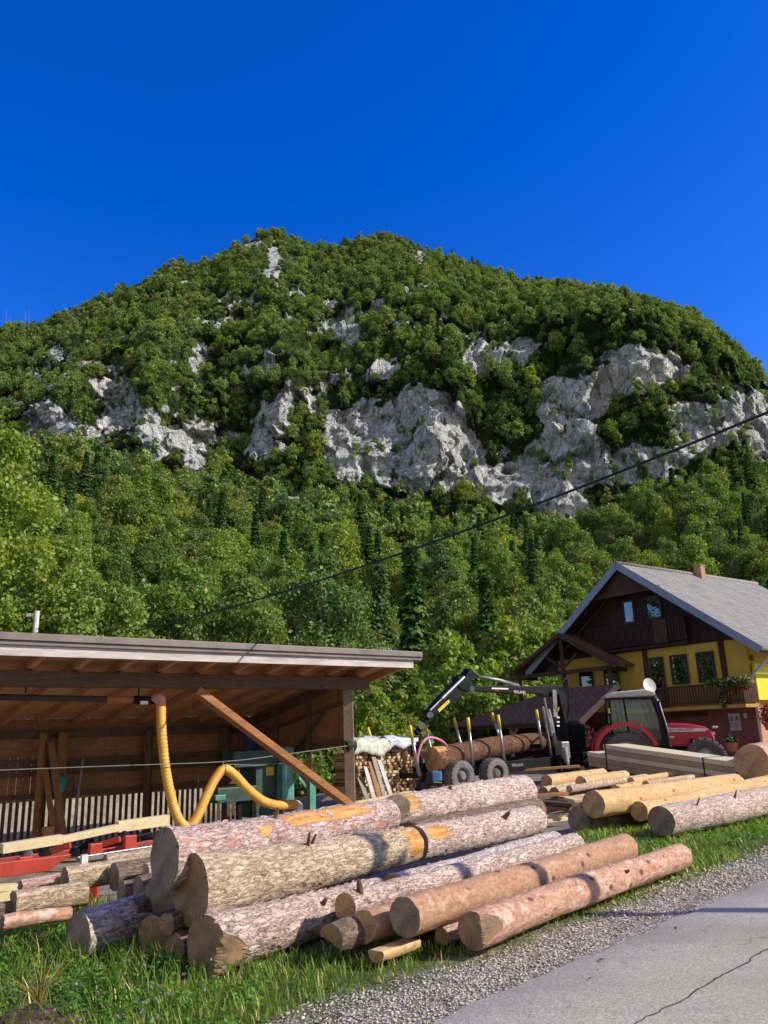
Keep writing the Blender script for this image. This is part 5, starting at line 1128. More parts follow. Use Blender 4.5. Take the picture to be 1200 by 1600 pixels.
# ---- plank stack
pl = root('plank_stack', G(1040, 1215, .1), 0, 'strapped stack of pale sawn planks in front of the red tractor', 'plank stack')
def PLP(px, py, t_): return None
a0, a1 = D(943, 1163, 22.6), D(1150, 1191, 19.2); zt = (a0.z+a1.z)/2; pd = Vector((a1.x-a0.x, a1.y-a0.y, 0)); plen = pd.length; pd.normalize(); pn = Vector((-pd.y, pd.x, 0)); 
if pn.y < 0: pn = -pn
hts = [.0, .115, .23, .35, .47]; top_z = a0.z; ztilt = (a1.z-a0.z)/plen
def PK(s, dpt, dz): return a0+pd*s+pn*dpt+Vector((0, 0, ztilt*s+dz))
wood('plank_side', (.34, .25, .15), (.48, .37, .24), stain=(.24, .17, .10), stain_amt=.4); wood('plank_pale', (.62, .52, .33), (.80, .70, .48), stain=(.5, .4, .24), stain_amt=.3)
for lay in range(5):
    for k in range(5):
        s0_ = (-.62 if lay >= 2 else 0)+random.uniform(-.03, .03); s1_ = plen+random.uniform(-.05, .05)
        if lay == 0 and k > 3: continue
        zc = -.06-lay*.128
        obj('plank', MB().bar(PK(s0_, .10+k*.205, zc), PK(s1_, .10+k*.205, zc), .195, .118), 'plank_pale' if lay == 0 or (lay == 2) else 'plank_side', pl, bevel=.004)
for s_ in (.05, plen*.78): obj('strap', MB().bar(PK(s_, -.012, .01), PK(s_, -.012, -.62), .03, .006, pn).bar(PK(s_, -.01, .006), PK(s_, 1.02, .006), .03, .006), 'black_metal', pl)
for s_ in (.3, plen*.55, plen-.3):
    q = PK(s_, 0, 0); z1 = q.z-.64; obj('bearer', MB().bar(PK(s_, -.02, -.64-z1*.45), PK(s_, 1.05, -.64-z1*.45), .12, max(.06, z1*.9)), 'wood_grey', pl)
obj('long_plank', MB().bar(D(690, 1212, 25), D(905, 1197, 25.0), .35, .06), 'wood_orange', label='long orange brown plank lying on the ground below the trailer', cat='plank')
obj('long_plank', MB().bar(D(740, 1222, 22), D(905, 1212, 22.6), .3, .05), 'wood_grey', label='long grey plank lying on the ground in front of the trailer leg', cat='plank')
# blue canister by the trailer wheel
q = D(683, 1220, 22.6); bc = root('canister', q, 0, 'small blue canister on the ground left of the rear trailer wheel', 'canister'); simple('can_blue', (.10, .25, .55), .5)
obj('canister_body', MB().box((q.x, q.y, q.z+.12), (.26, .18, .26)), 'can_blue', bc, bevel=.03); obj('cap', MB().cyl((q.x+.07, q.y, q.z+.25), (q.x+.07, q.y, q.z+.30), .03, 10), 'black_metal', bc)

# ---- firewood stacks, cover sheet, leaning slabs
t = NT('fw_end'); isl = t.n('NewGeometry').outputs['Random Per Island']; c = t.ramp(isl, [(0, (.25, .15, .08)), (.3, (.62, .44, .26)), (.7, (.84, .66, .42)), (1, (.92, .80, .58))]); c = t.mix(t.ramp(t.noise(t.coord(), 14, 5, .7), [(.35, (.6,)*3), (.65, (0, 0, 0))]), c, (.22, .13, .07)); t.set(c, .9, 0, t.bump(t.noise(t.coord(), 40, 4, .6), .01, .6), .1)
def firewood(px0, py0, px1, py1, w0, dirx, dep, label, n=9):
    """stack of split wood: its face seen between two pixels, standing in the plane w0"""
    a, b = PW(px0, py0, w0), PW(px1, py1, w0); base = Vector((a.x, a.y, b.z)); W_ = (b-a).dot(DS); H_ = a.z-b.z
    fs_ = root('firewood_stack', base+DS*W_/2, atan2(DS.y, DS.x), label, 'firewood'); mb = MB(); mb2 = MB()
    z = 0.0; row = 0
    while z < H_:
        h = random.uniform(.07, .11); x = random.uniform(-.05, 0)
        while x < W_:
            w_ = random.uniform(.07, .15); o_ = random.uniform(-.10, .06); c = base+DS*(x+w_/2)+Vector((0, 0, z+h/2)); k = random.choice((3, 4, 5)); a0_ = random.uniform(0, 6)
            poly = [c+DS*(w_*.46*cos(a0_+2*pi*i/k))+Vector((0, 0, h*.52*sin(a0_+2*pi*i/k)))+NS*o_ for i in range(k)]
            mb.prism(poly, NS*dep); x += w_*.96
        z += h*.9
    obj('split_logs', mb, 'fw_end', fs_); return fs_
firewood(556, 1180, 602, 1250, W0+1.3, DS, 1.0, 'low firewood stack next to the shed corner post, behind the leaning slabs')
firewood(604, 1174, 629, 1243, W0+1.6, DS, 1.0, 'tall split firewood stack in the middle under the cover sheets')
firewood(633, 1172, 648, 1240, W0+1.5, DS, 1.2, 'firewood stack on the right under the cover, next to the trailer stakes')
firewood(656, 1176, 674, 1206, W0+3.4, DS, 1.0, 'far firewood stack seen between the pink hoses and the loaded log')
t = NT('cover_sheet'); v = t.coord(); t.set(t.ramp(t.noise(v, 2.2, 5, .6), [(.3, (.50, .52, .46)), (.7, (.70, .72, .64))]), .6, 0, t.bump(t.noise(v, 5, 4, .6), .06, 1.0), .3)
t = NT('cover_blue'); v = t.coord(); t.set(t.ramp(t.noise(v, 2.2, 5, .6), [(.3, (.42, .46, .55)), (.7, (.66, .69, .76))]), .5, 0, t.bump(t.noise(v, 5, 4, .6), .06, 1.0), .4)
def sheet(px0, py0, px1, drop, w0, dep, m, label, sd):
    a, b = PW(px0, py0, w0), PW(px1, py0-2, w0); nx_, ny_ = 26, 22; V = []; L = (b-a).length; dx = (b-a)/L
    for j in range(ny_):
        s_ = j/(ny_-1)*(dep+drop)-drop
        for i in range(nx_):
            u = i/(nx_-1); fz = float(fbm(u*3+sd, s_*2, 0, 3, sd)); ed = drop*(1+.35*float(vn(u*4, sd, 0, 7)))/drop
            p = a+dx*(u*L)
            if s_ < 0: p = p+Vector((0, 0, s_*ed))+NS*(-.04-.07*fz+.10*s_*-1*.2)
            else: p = p+NS*s_+Vector((0, 0, .05*fz+.10*s_*(1-s_/dep*.9)+.06*float(vn(u*6, s_*5, sd, 2))))
            V.append(tuple(p))
    q = (np.arange(ny_-1)[:, None]*nx_+np.arange(nx_-1)[None]).ravel(); o = MB(); o.add(V, [tuple(f) for f in np.stack([q, q+1, q+1+nx_, q+nx_], 1)])
    oo = obj('cover_sheet', o, m, smooth=True, label=label, cat='cover sheet'); sdm = oo.modifiers.new('thick', 'SOLIDIFY'); sdm.thickness = .008; return oo
sheet(553, 1158, 608, .32, W0+1.15, 1.4, 'cover_sheet', 'pale cream sheet covering the firewood stack beside the shed post', 3)
sheet(603, 1154, 652, .26, W0+1.35, 1.5, 'cover_blue', 'crumpled bluish white sheet covering the firewood stacks near the trailer', 5)
for i, (x0, y0, x1, y1, m, lab) in enumerate([(574, 1250, 562, 1218, 'wood_grey', 'shortest leaning slab, nearest the shed post'), (584, 1248, 571, 1198, 'wood_white', 'pale slab leaning second from the shed post'), (592, 1247, 578, 1190, 'wood_boards', 'brown slab leaning on the firewood, third from the shed post'), (601, 1247, 583, 1182, 'wood_grey', 'tall grey slab leaning on the firewood, fourth from the shed post'), (611, 1244, 592, 1188, 'wood_white', 'pale slab leaning on the firewood furthest right')]):
    obj('leaning_slab', MB().bar(PW(x0, y0, W0+.65), PW(x1, y1, W0+1.2), .035, .13, DS), m, label=lab, cat='slab', group='slabs leaning on the firewood', bevel=.006)
# ------------------------------------------------------------------ house
HX, HY = Vector((.8, .6, 0)), Vector((-.6, .8, 0)); HC = D(1183, 1130, 31); HC.z = 0
def HL(x, y, z): return HC+HX*x+HY*y+Vector((0, 0, z))
def HP(px, py, xl):
    d = ray(px, py); return CAM+d*((HX.dot(HC)+xl-HX.dot(CAM))/HX.dot(d))
def HS(px, py, yl):
    d = ray(px, py); return CAM+d*((HY.dot(HC)+yl-HY.dot(CAM))/HY.dot(d))
def loc(P): v = P-HC; return v.dot(HX), v.dot(HY), v.z
RH = Matrix.Rotation(atan2(.6, .8), 3, 'Z')
hr = root('gabled_house', HC, atan2(.6, .8), 'large yellow and dark red house with a grey gabled roof and wooden balconies', 'house')
t = NT('render_yellow'); v = t.coord(); t.set(t.ramp(t.noise(v, 1.5, 6, .6), [(.3, (.56, .37, .06)), (.7, (.66, .45, .08))]), .9, 0, t.bump(t.noise(v, 60, 3), .004, .5), .1)
t = NT('render_red'); v = t.coord(); t.set(t.ramp(t.noise(v, 1.5, 6, .6), [(.3, (.20, .075, .06)), (.7, (.27, .105, .085))]), .9, 0, t.bump(t.noise(v, 60, 3), .004, .5), .1)
t = NT('render_salmon'); v = t.coord(); t.set(t.ramp(t.noise(v, 1.5, 6, .6), [(.3, (.55, .27, .20)), (.7, (.64, .34, .25))]), .9, 0, t.bump(t.noise(v, 60, 3), .004, .5), .1)
wood('gable_wood', (.020, .011, .008), (.055, .028, .020), stain=(.02, .01, .01), stain_amt=.5); wood('balcony_wood', (.045, .022, .013), (.11, .055, .032), stain=(.03, .015, .012), stain_amt=.5)
t = NT('roof_tiles'); v = t.coord('Object'); br = t.n('TexBrick', {'Vector': v, 'Scale': 1.0, 'Color1': c4((.235, .225, .215)), 'Color2': c4((.315, .30, .29)), 'Mortar': c4((.08, .075, .07)), 'Mortar Size': .012, 'Brick Width': .32, 'Row Height': .18})
n = t.noise(v, 1.2, 6, .65); c = t.mix(t.ramp(n, [(.4, (0, 0, 0)), (.7, (.5,)*3)]), br.outputs['Color'], (.37, .35, .33)); t.set(c, .85, 0, t.bump(br.outputs['Fac'], .02, -1.0), .2)
t = NT('brown_tiles'); v = t.coord('Object'); br = t.n('TexBrick', {'Vector': v, 'Scale': 1.0, 'Color1': c4((.15, .082, .055)), 'Color2': c4((.21, .118, .08)), 'Mortar': c4((.03, .02, .018)), 'Mortar Size': .012, 'Brick Width': .3, 'Row Height': .2})
t.set(br.outputs['Color'], .8, 0, t.bump(br.outputs['Fac'], .02, -1.0), .2)
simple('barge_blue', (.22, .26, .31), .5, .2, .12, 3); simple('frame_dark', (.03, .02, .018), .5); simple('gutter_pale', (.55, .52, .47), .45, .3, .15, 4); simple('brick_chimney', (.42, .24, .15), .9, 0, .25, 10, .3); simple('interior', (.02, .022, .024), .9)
WD = 9.4; LN = 9.5; EZ = 4.62; APY, APZ = 4.7, 8.30; SLP = (8.44-4.23)/(4.69+1.12)
# walls
mb = MB(); mb.prism([HL(0, 0, 2.25), HL(0, WD, 2.25), HL(0, WD, 4.9), HL(0, APY, 8.2), HL(0, 0, 4.9)], HX*LN); obj('wall', mb, 'render_yellow', hr)
mb = MB(); mb.box(HL(LN/2, WD/2, 1.1), (LN, WD, 2.3), RH); obj('ground_floor_wall', mb, 'render_red', hr)
obj('side_plinth_wall', MB().box(HL(LN/2, -.012, 1.15), (LN-.02, .03, 2.1), RH), 'render_salmon', hr)
simple('awning_yellow', (.78, .66, .04), .7, 0, .06, 2)
obj('yellow_side_panel', MB().box(HL(2.3, -.13, 3.0), (4.4, .10, 1.25), RH).bar(HL(.1, -.16, 3.68), HL(4.5, -.16, 3.68), .12, .1), 'awning_yellow', hr, label='bright sunlit yellow panel on the side wall', bevel=.01)
# roof
for sd in (-1, 1):
    if sd < 0: e = [(-1.12), 4.23]; a0_ = (APY, 8.44)
    y_e = APY+sd*5.82
    p = [HL(-1.0, APY, 8.44), HL(LN+.9, APY, 8.44), HL(LN+.9, y_e, 4.23), HL(-1.0, y_e, 4.23)]
    X_ = HX; Yv = (p[0]-p[3]).normalized(); nrm = X_.cross(Yv); nrm = nrm if nrm.z > 0 else -nrm
    o = bpy.data.objects.new('roof', bpy.data.meshes.new('roof')); L1 = (p[1]-p[0]).length; L2 = (p[0]-p[3]).length
    o = obj('roof', MB().box((L1/2, L2/2, -.05), (L1, L2, .10)), 'roof_tiles', hr, world=False)
    M = Matrix((X_, Yv, X_.cross(Yv))).transposed().to_4x4(); M.translation = p[3]; o.matrix_local = full_matrix(hr).inverted() @ M
    obj('barge_board', MB().bar(HL(-1.02, APY, 8.33), HL(-1.02, y_e, 4.12), .05, .30, (0, 0, 1)), 'barge_blue', hr, bevel=.008); obj('soffit', MB().bar(HL(-.5, APY, 8.25), HL(-.5, y_e, 4.05), .9, .03), 'gable_wood', hr)
obj('ridge_cap', MB().cyl(HL(-1.03, APY, 8.45), HL(LN+.9, APY, 8.45), .09, 10), 'roof_tiles', hr, smooth=True)
ch = HL(5.0, 4.5, 8.2); obj('chimney', MB().box(ch+Vector((0, 0, .25)), (.36, .36, .75), RH).box(ch+Vector((0, 0, .64)), (.42, .42, .06), RH), 'brick_chimney', hr, bevel=.01)
obj('gutter', MB().cyl(HL(-1.0, -1.18, 4.14), HL(LN+.9, -1.18, 4.14), .07, 10), 'gutter_pale', hr, smooth=True)
obj('downpipe', MB().tube([HL(-.2, -1.16, 4.1), HL(-.2, -1.10, 3.98), HL(-.06, -.14, 3.30), HL(-.06, -.10, 3.1), HL(-.06, -.10, .05)], .055, 10), 'gutter_pale', hr, smooth=True)
# gable cladding and attic recess
mb = MB(); y = 0.05
while y < WD-.05:
    zt_ = APZ-.12-abs(y+.07-APY)*SLP
    if zt_ > 4.72: mb.box(HL(-.05+random.uniform(-.006, .006), y+.07, (4.70+zt_)/2), (.03, .132, zt_-4.70), RH)
    y += .14
obj('gable_cladding', mb, 'gable_wood', hr)
mb = MB(); y = 2.9                                     # top part of the gable stands forward over the attic balcony
while y < 6.5:
    zt_ = APZ-.05-abs(y+.07-APY)*SLP; b_ = 7.15
    if zt_ > b_: mb.box(HL(-.75, y+.07, (b_+zt_)/2), (.03, .13, zt_-b_), RH)
    y += .14
mb.bar(HL(-.75, 2.9, 7.13), HL(-.75, 6.5, 7.13), .12, .14)
obj('gable_screen', mb, 'balcony_wood', hr)
def window(y0, z0, y1, z1, parent=hr, x=-.08, nm='window', m='frame_dark', mull=True, gl='pane_glass'):
    mb = MB(); t_ = .07
    mb.bar(HL(x, y0, z0), HL(x, y1, z0), .08, t_).bar(HL(x, y0, z1), HL(x, y1, z1), .08, t_)
    for yy in [y0, y1]: mb.bar(HL(x+.002, yy, z0-t_/2), HL(x+.002, yy, z1+t_/2), t_, .076, (1, 0, 0))
    f = obj(nm, mb, m, parent); obj('pane', MB().quad(HL(x+.02, y0, z0), HL(x+.02, y1, z0), HL(x+.02, y1, z1), HL(x+.02, y0, z1)), gl, f)
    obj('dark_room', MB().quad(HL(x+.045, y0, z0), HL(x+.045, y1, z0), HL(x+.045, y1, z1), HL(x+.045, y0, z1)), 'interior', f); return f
window(1.37, 3.22, 2.06, 4.32); window(2.56, 3.22, 3.27, 4.32); window(3.68, 2.35, 4.26, 4.32, nm='balcony_door')
window(6.0, 3.1, 6.7, 4.2); window(7.4, 3.1, 8.1, 4.2)
glassmat('pane_open', (.5, .6, .7), .02, .3)
window(3.36, 5.97, 4.08, 6.87, x=-.14); window(4.74, 5.95, 5.28, 6.88, x=-.12)
for yy in (.96, 4.5): obj('timber_post', MB().bar(HL(-.06, yy, 2.3), HL(-.06, yy, 4.7), .14, .18, (1, 0, 0)), 'balcony_wood', hr)
# balconies
def balcony(y0, y1, z0, z1, dep, slat, m='balcony_wood', floor_m='awning_yellow', ret=True):
    f = obj('balcony', MB().box(HL(-dep/2-.01, (y0+y1)/2, z0-.06), (dep, y1-y0, .12), RH), floor_m, hr)
    mb = MB(); y = y0
    while y < y1: mb.box(HL(-dep, y+.06, (z0+.04+z1)/2), (.025, slat, z1-z0-.06), RH); y += slat+.035
    x = -dep+.05
    if ret:
        while x < -.05: mb.box(HL(x, y0+.02, (z0+.04+z1)/2), (slat, .025, z1-z0-.06), RH); x += slat+.035
    mb.bar(HL(-dep, y0, z1), HL(-dep, y1, z1), .10, .07); mb.bar(HL(-dep+.03, y0, z0+.15), HL(-dep+.03, y1, z0+.15), .04, .06)
    obj('railing', mb, m, f); return f
simple('floor_ochre', (.45, .27, .05), .8)
balcony(-.25, 5.4, 2.24, 3.02, 1.0, .085, floor_m='floor_ochre')
balcony(2.2, 7.4, 4.85, 5.85, .35, .10, m='gable_wood', floor_m='gable_wood')
obj('pale_slat_panel', MB().box(HL(-.39, 3.35, 5.35), (.04, .62, .95), RH), 'balcony_wood', hr)
# porch with its own gabled roof, and the low lean-to roof
pf = -1.25
A_, R1_, L1_ = loc(HP(872, 989, pf)), loc(HP(963, 1037, pf)), loc(HP(797, 1052, pf))
for (e, nm) in ((R1_, 'porch_roof'), (L1_, 'porch_roof')):
    p0_, p1_ = HL(pf, A_[1], A_[2]), HL(pf, e[1], e[2]); nn_ = HX.cross(p1_-p0_).normalized(); nn_ = nn_ if nn_.z > 0 else -nn_
    obj(nm, MB().prism([p0_, p1_, p1_-nn_*.12, p0_-nn_*.12], HX*1.22), 'brown_tiles', hr)
    obj('porch_barge', MB().bar(p0_-HX*.03-Vector((0, 0, .1)), p1_-HX*.03-Vector((0, 0, .1)), .05, .18), 'balcony_wood', hr)
mb = MB(); bz = R1_[2]-.12
mb.bar(HL(pf+.1, R1_[1]+.4, bz), HL(pf+.1, L1_[1]-.4, bz), .16, .18).bar(HL(pf+.1, A_[1], bz), HL(pf+.1, A_[1], A_[2]-.2), .14, .14, (1, 0, 0))
mb.bar(HL(pf+.1, A_[1], bz+.2), HL(pf+.1, A_[1]-.9, bz+.75), .1, .1).bar(HL(pf+.1, A_[1], bz+.2), HL(pf+.1, A_[1]+.9, bz+.75), .1, .1)
for yy in (R1_[1]+.5, A_[1], L1_[1]-.5): mb.bar(HL(pf+.12, yy, 0), HL(pf+.12, yy, bz), .16, .16, (1, 0, 0))
mb.bar(HL(pf+.1, R1_[1]+.5, bz-.05), HL(0, R1_[1]+.5, bz-.05), .14, .16).bar(HL(pf+.1, L1_[1]-.5, bz-.05), HL(0, L1_[1]-.5, bz-.05), .14, .16)
obj('porch_frame', mb, 'balcony_wood', hr)
# lean-to: top edge on the porch line, eave forward, hipped at its left end
tx = -1.5; tr_, tl_ = HP(966, 1071, tx), HP(868, 1081, tx); yr = loc(tr_)[1]; er_ = HS(906, 1130, yr); ex = loc(er_)[0]
el_ = HP(696, 1140, ex); print('lean-to', loc(tr_), loc(tl_), loc(er_), loc(el_))
zt_ = (loc(tr_)[2]+loc(tl_)[2])/2; ze_ = (loc(er_)[2]+loc(el_)[2])/2
q4 = [HL(tx, yr, zt_), HL(tx, loc(tl_)[1], zt_), HL(ex, loc(el_)[1], ze_), HL(ex, yr, ze_)]
obj('lean_to_roof', MB().prism(q4, (0, 0, .10)), 'brown_tiles', hr)
obj('lean_to_roof', MB().prism([q4[1], HL(tx+1.8, loc(tl_)[1], zt_), HL(tx+1.8, loc(el_)[1], ze_), q4[2]], (0, 0, .095)), 'brown_tiles', hr)
wood('barge_pink', (.36, .25, .20), (.55, .42, .36), stain=(.2, .13, .1), stain_amt=.4)
obj('lean_to_barge', MB().bar(q4[0]-HY*.03+Vector((0, 0, .03)), q4[3]-HY*.03+Vector((0, 0, .03)), .05, .22), 'barge_pink', hr)
obj('eave_board', MB().bar(q4[3]-HX*.03+Vector((0, 0, .02)), q4[2]-HX*.03+Vector((0, 0, .02)), .04, .16), 'balcony_wood', hr)
mb = MB(); ln_ = loc(el_)[1]
for f in (.04, .5, .96):
    yy = yr+(ln_-yr)*f; mb.bar(HL(ex+.25, yy, 0), HL(ex+.25, yy, ze_), .14, .14, (1, 0, 0)); mb.bar(HL(ex+.25, yy, ze_-.5), HL(ex+.25, yy+(.45 if f < .5 else -.45), ze_-.02), .09, .09)
mb.bar(HL(ex+.25, yr, ze_-.02), HL(ex+.25, ln_, ze_-.02), .12, .12)
obj('lean_to_posts', mb, 'barge_pink', hr)
obj('lean_to_wall', MB().box(HL(tx+.3, (yr+ln_)/2+.5, ze_/2), (.1, ln_-yr-1.0, ze_), RH), 'balcony_wood', hr)
# dish, notice, lamp, shutter box
dq = HP(1013, 1072, -4.1); dish = obj('satellite_dish', MB().lathe([(0, 0), (.10, .01), (.19, .03), (.26, .065), (.27, .072), (.26, .08), (.19, .045), (0, .015)], dq, (.30, -.9, .2), 24), 'white_paint', hr, smooth=True, auto=50)
obj('dish_arm', MB().bar(dq, dq+Vector((.25, .5, -.9)), .05, .05).bar(dq-Vector((0, 0, .3)), dq-Vector((.35, .28, .1)), .025, .025), 'steel', dish)
a, b = HP(1138, 1115, -.02), HP(1159, 1141, -.02); la, lb = loc(a), loc(b); t = NT('notice_paper'); v = t.coord(); t.set(t.ramp(t.noise(v, 3, 5, .7), [(.35, (.42, .36, .37)), (.6, (.62, .57, .58))]), .7)
nb_ = obj('notice_board', MB().box(HL(-.03, (la[1]+lb[1])/2, (la[2]+lb[2])/2), (.03, abs(la[1]-lb[1]), abs(la[2]-lb[2])), RH), 'notice_paper', hr)
mb = MB(); cy_ = (la[1]+lb[1])/2; cz_ = (la[2]+lb[2])/2
for k in range(2): mb.box(HL(-.05, cy_-.10+.2*k, cz_+.12), (.008, .13, .16), RH)
for k in range(4): mb.bar(HL(-.05, cy_-.2, cz_-.06-.045*k), HL(-.05, cy_+.2-.06*(k % 2), cz_-.06-.045*k), .008, .014)
obj('notice_print', mb, simple('ink_grey', (.20, .17, .18), .7), nb_)
q = HP(1165, 1118, -.02); lq = loc(q); obj('switch_box', MB().box(HL(-.04, lq[1], lq[2]), (.05, .12, .18), RH), 'gutter_pale', hr, bevel=.01)
q = HP(1078, 1117, -.02); lq = loc(q); obj('shutter_box', MB().box(HL(-.05, lq[1], lq[2]), (.1, 1.5, .14), RH), 'balcony_wood', hr)
lq = loc(HS(1178, 1036, -.02)); obj('wall_lamp', MB().lathe([(0, 0), (.11, 0), (.12, .05), (.1, .08), (0, .1)], HL(.25, -.02, 3.95), tuple(-HY), 16), 'render_red', hr, smooth=True, auto=40)

# flowers
leafmat('flower_leaf', [(.05, .10, .02), (.09, .15, .03), (.14, .20, .04)], .3); leafmat('petal_red', [(.50, .02, .04), (.65, .04, .08), (.70, .10, .16)], .3); leafmat('petal_pink', [(.70, .12, .30), (.8, .2, .4), (.8, .35, .5)], .3); leafmat('petal_white', [(.55, .60, .48), (.7, .7, .6), (.6, .62, .5)], .3)
simple('terracotta', (.42, .17, .09), .85)
def flowers(name, c, rad, nl, nf, petals, label, cat, pot=None, sz=.05, hang=0.0, boxlen=None):
    o = root(name, c, 0, label, cat); c = Vector(c); r = np.random.default_rng(int(abs(c.x*91+c.y*13)*10))
    def blob(n, k):
        d = unit(r.normal(size=(n, 3)))*(r.random(n)**.4)[:, None]*np.array(rad)*k; d[:, 2] -= hang*np.abs(r.random(n))
        return d
    for nm, n, m, k, s_ in (('foliage', nl, 'flower_leaf', 1.0, sz), ('blossom', nf, petals, 1.08, sz*.8)):
        P = blob(n, k); N = unit(unit(P)+r.normal(size=P.shape)*.6); V, F = quads_at(P, N, s_*(.6+.8*r.random(n)), s_*.7, r)
        if boxlen is not None:
            M_ = np.array(RH); V = V @ M_.T
        npmesh(nm, V, F, m, False, {'leaf': ('FACE', r.random(n)*.88)}, parent=o)
    if pot: obj('pot', MB().lathe([(0, -pot), (pot*.5, -pot), (pot*.75, -.02), (pot*.8, 0), (pot*.7, 0), (0, -.05)], c-Vector((0, 0, rad[2]*.5)), (0, 0, 1), 16), 'terracotta', o, smooth=True, auto=40)
    return o
q = HS(915, 1150, yr-.1); flowers('hanging_flowers', q, (.42, .32, .40), 500, 420, 'petal_pink', 'pink and red flowers hanging from the lean-to post beside the crane', 'flowers', .2)
q = HP(1138, 1062, -1.05); flowers('balcony_flowers', q, (.18, 1.0, .16), 500, 160, 'petal_white', 'white and green flowers spilling over the right corner of the balcony', 'flowers', None, .05, .15, True)
q = HP(1152, 1072, -1.1); flowers('balcony_flowers', q, (.15, .6, .14), 220, 200, 'petal_red', 'red geraniums on the balcony rail at the house corner', 'flowers', None, .045, .1, True)
q = HP(1128, 1092, -1.12); flowers('trailing_plant', q, (.10, .14, .45), 200, 60, 'petal_white', 'pale plant trailing down below the middle of the balcony rail', 'plant', None, .05)
q = HP(1142, 1156, -.8); flowers('potted_plant', q, (.26, .26, .18), 240, 60, 'petal_white', 'yellow green potted plant on the ground in front of the red house wall', 'plant', .32, .05)
q = HS(1200, 1118, -.4); flowers('potted_flowers', q, (.3, .3, .45), 320, 420, 'petal_red', 'red flowers in a pot beside the downpipe at the right edge', 'flowers', .3, .05)
# ------------------------------------------------------------------ grass, weeds, gravel, litter
leafmat('grass_blade', [(.13, .20, .03), (.26, .34, .055), (.42, .43, .12)], .45, yellow=(0.92, 0.768, 0.302))
leafmat('weed_leaf', [(0.092, 0.203, 0.041), (0.162, 0.304, 0.061), (0.243, 0.385, 0.081)], .4)
leafmat('clover_pink', [(.45, .22, .32), (.6, .35, .45), (.7, .5, .55)], .3)
leafmat('straw', [(.35, .27, .12), (.45, .36, .18), (.55, .46, .26)], .3)
def in_poly(px, py, poly):
    r = np.zeros(len(px), bool); n = len(poly); j = n-1
    for i in range(n):
        xi, yi = poly[i]; xj, yj = poly[j]
        c = ((yi > py) != (yj > py)) & (px < (xj-xi)*(py-yi)/(yj-yi+1e-12)+xi); r ^= c; j = i
    return r
def gpoly(pts): return [tuple(G(*p))[:2] for p in pts]
GR1 = gpoly([(-420, 1600), (-260, 1440), (0, 1428), (105, 1425), (150, 1400), (330, 1450), (520, 1420), (700, 1395), (880, 1340), (905, 1296), (1000, 1276), (1330, 1225), (1400, 1262), (1330, 1288), (1200, 1332), (1130, 1352), (1066, 1376), (958, 1420), (880, 1456), (790, 1492), (700, 1520), (560, 1556), (470, 1572), (400, 1600), (300, 1720), (-300, 1760)])
def sample(poly, n, r):
    a = np.array(poly); lo, hi = a.min(0), a.max(0); P = lo+(hi-lo)*r.random((int(n), 2)); return P[in_poly(P[:, 0], P[:, 1], poly)]
def keep_dist(P, near=5.0):                              # thin out with distance: blades get larger, fewer
    d = np.hypot(P[:, 0], P[:, 1]); return d
r8 = np.random.default_rng(88)
P = sample(GR1, 260000, r8); dist8 = keep_dist(P)
dens = np.clip(.62+.55*fbm(P[:, 0]*1.1, P[:, 1]*1.1, 0, 4, 77)*1.6, 0.03, 1)*np.clip((7.5/dist8)**1.3, .12, 1)
rr_ = P[:, 0]*RN.x+P[:, 1]*RN.y-RC
dens *= sst(.30, 1.0, rr_+.35*fbm(P[:, 0]*2, P[:, 1]*2, 0, 3, 5))
bare = np.exp(-(((P[:, 0]+2.35)/.30)**2+((P[:, 1]-5.75)/.26)**2)); dens *= 1-.93*np.clip(bare*1.5, 0, 1)
P = P[r8.random(len(P)) < dens]; dist8 = np.hypot(P[:, 0], P[:, 1]); print('blades', len(P))
Z8 = gz(P[:, 0], P[:, 1]); n = len(P); tall = np.clip(.75+.7*fbm(P[:, 0]*.8, P[:, 1]*.8, 3, 3, 61), .3, 1.6)
left = sst(0.3, -1.2, P[:, 0]-(P[:, 1]-6.5)*.62+.9)        # longer grass left of the logs
hgt = (.055+.075*r8.random(n)**1.5)*tall*(1+.9*left)*np.clip(sst(.3, 1.6, P[:, 0]*RN.x+P[:, 1]*RN.y-RC)+.35, 0, 1)
wd = (.0035+.003*r8.random(n))*np.clip(dist8/6.5, 1, 2.6); a = r8.random(n)*2*pi; lean = hgt*(.25+.6*r8.random(n))
b0 = np.stack([P[:, 0], P[:, 1], Z8-.01], 1); sx = np.stack([np.cos(a), np.sin(a), 0*a], 1)*wd[:, None]; ln = np.stack([-np.sin(a), np.cos(a), 0*a], 1)
m1 = b0+ln*(lean*.35)[:, None]+np.array([0, 0, 1])*(hgt*.62)[:, None]; tp = b0+ln*lean[:, None]+np.array([0, 0, 1])*hgt[:, None]
V = np.stack([b0-sx, b0+sx, m1+sx*.75, m1-sx*.75, tp+sx*.1, tp-sx*.1], 1).reshape(-1, 3); k = np.arange(n)[:, None]*6
Fq = np.concatenate([k+np.array([[0, 1, 2, 3]]), k+np.array([[3, 2, 4, 5]])], 1).reshape(-1, 4)
lf = np.clip(.5+.25*fbm(P[:, 0]*1.5, P[:, 1]*1.5, 7, 3, 13)+.2*r8.normal(size=n)+.15*(1-left), 0, .89); lf = np.where(r8.random(n) < .05, .98, lf)
npmesh('verge_grass', V, Fq, 'grass_blade', False, {'leaf': ('FACE', np.repeat(lf, 2))}, kind='stuff')
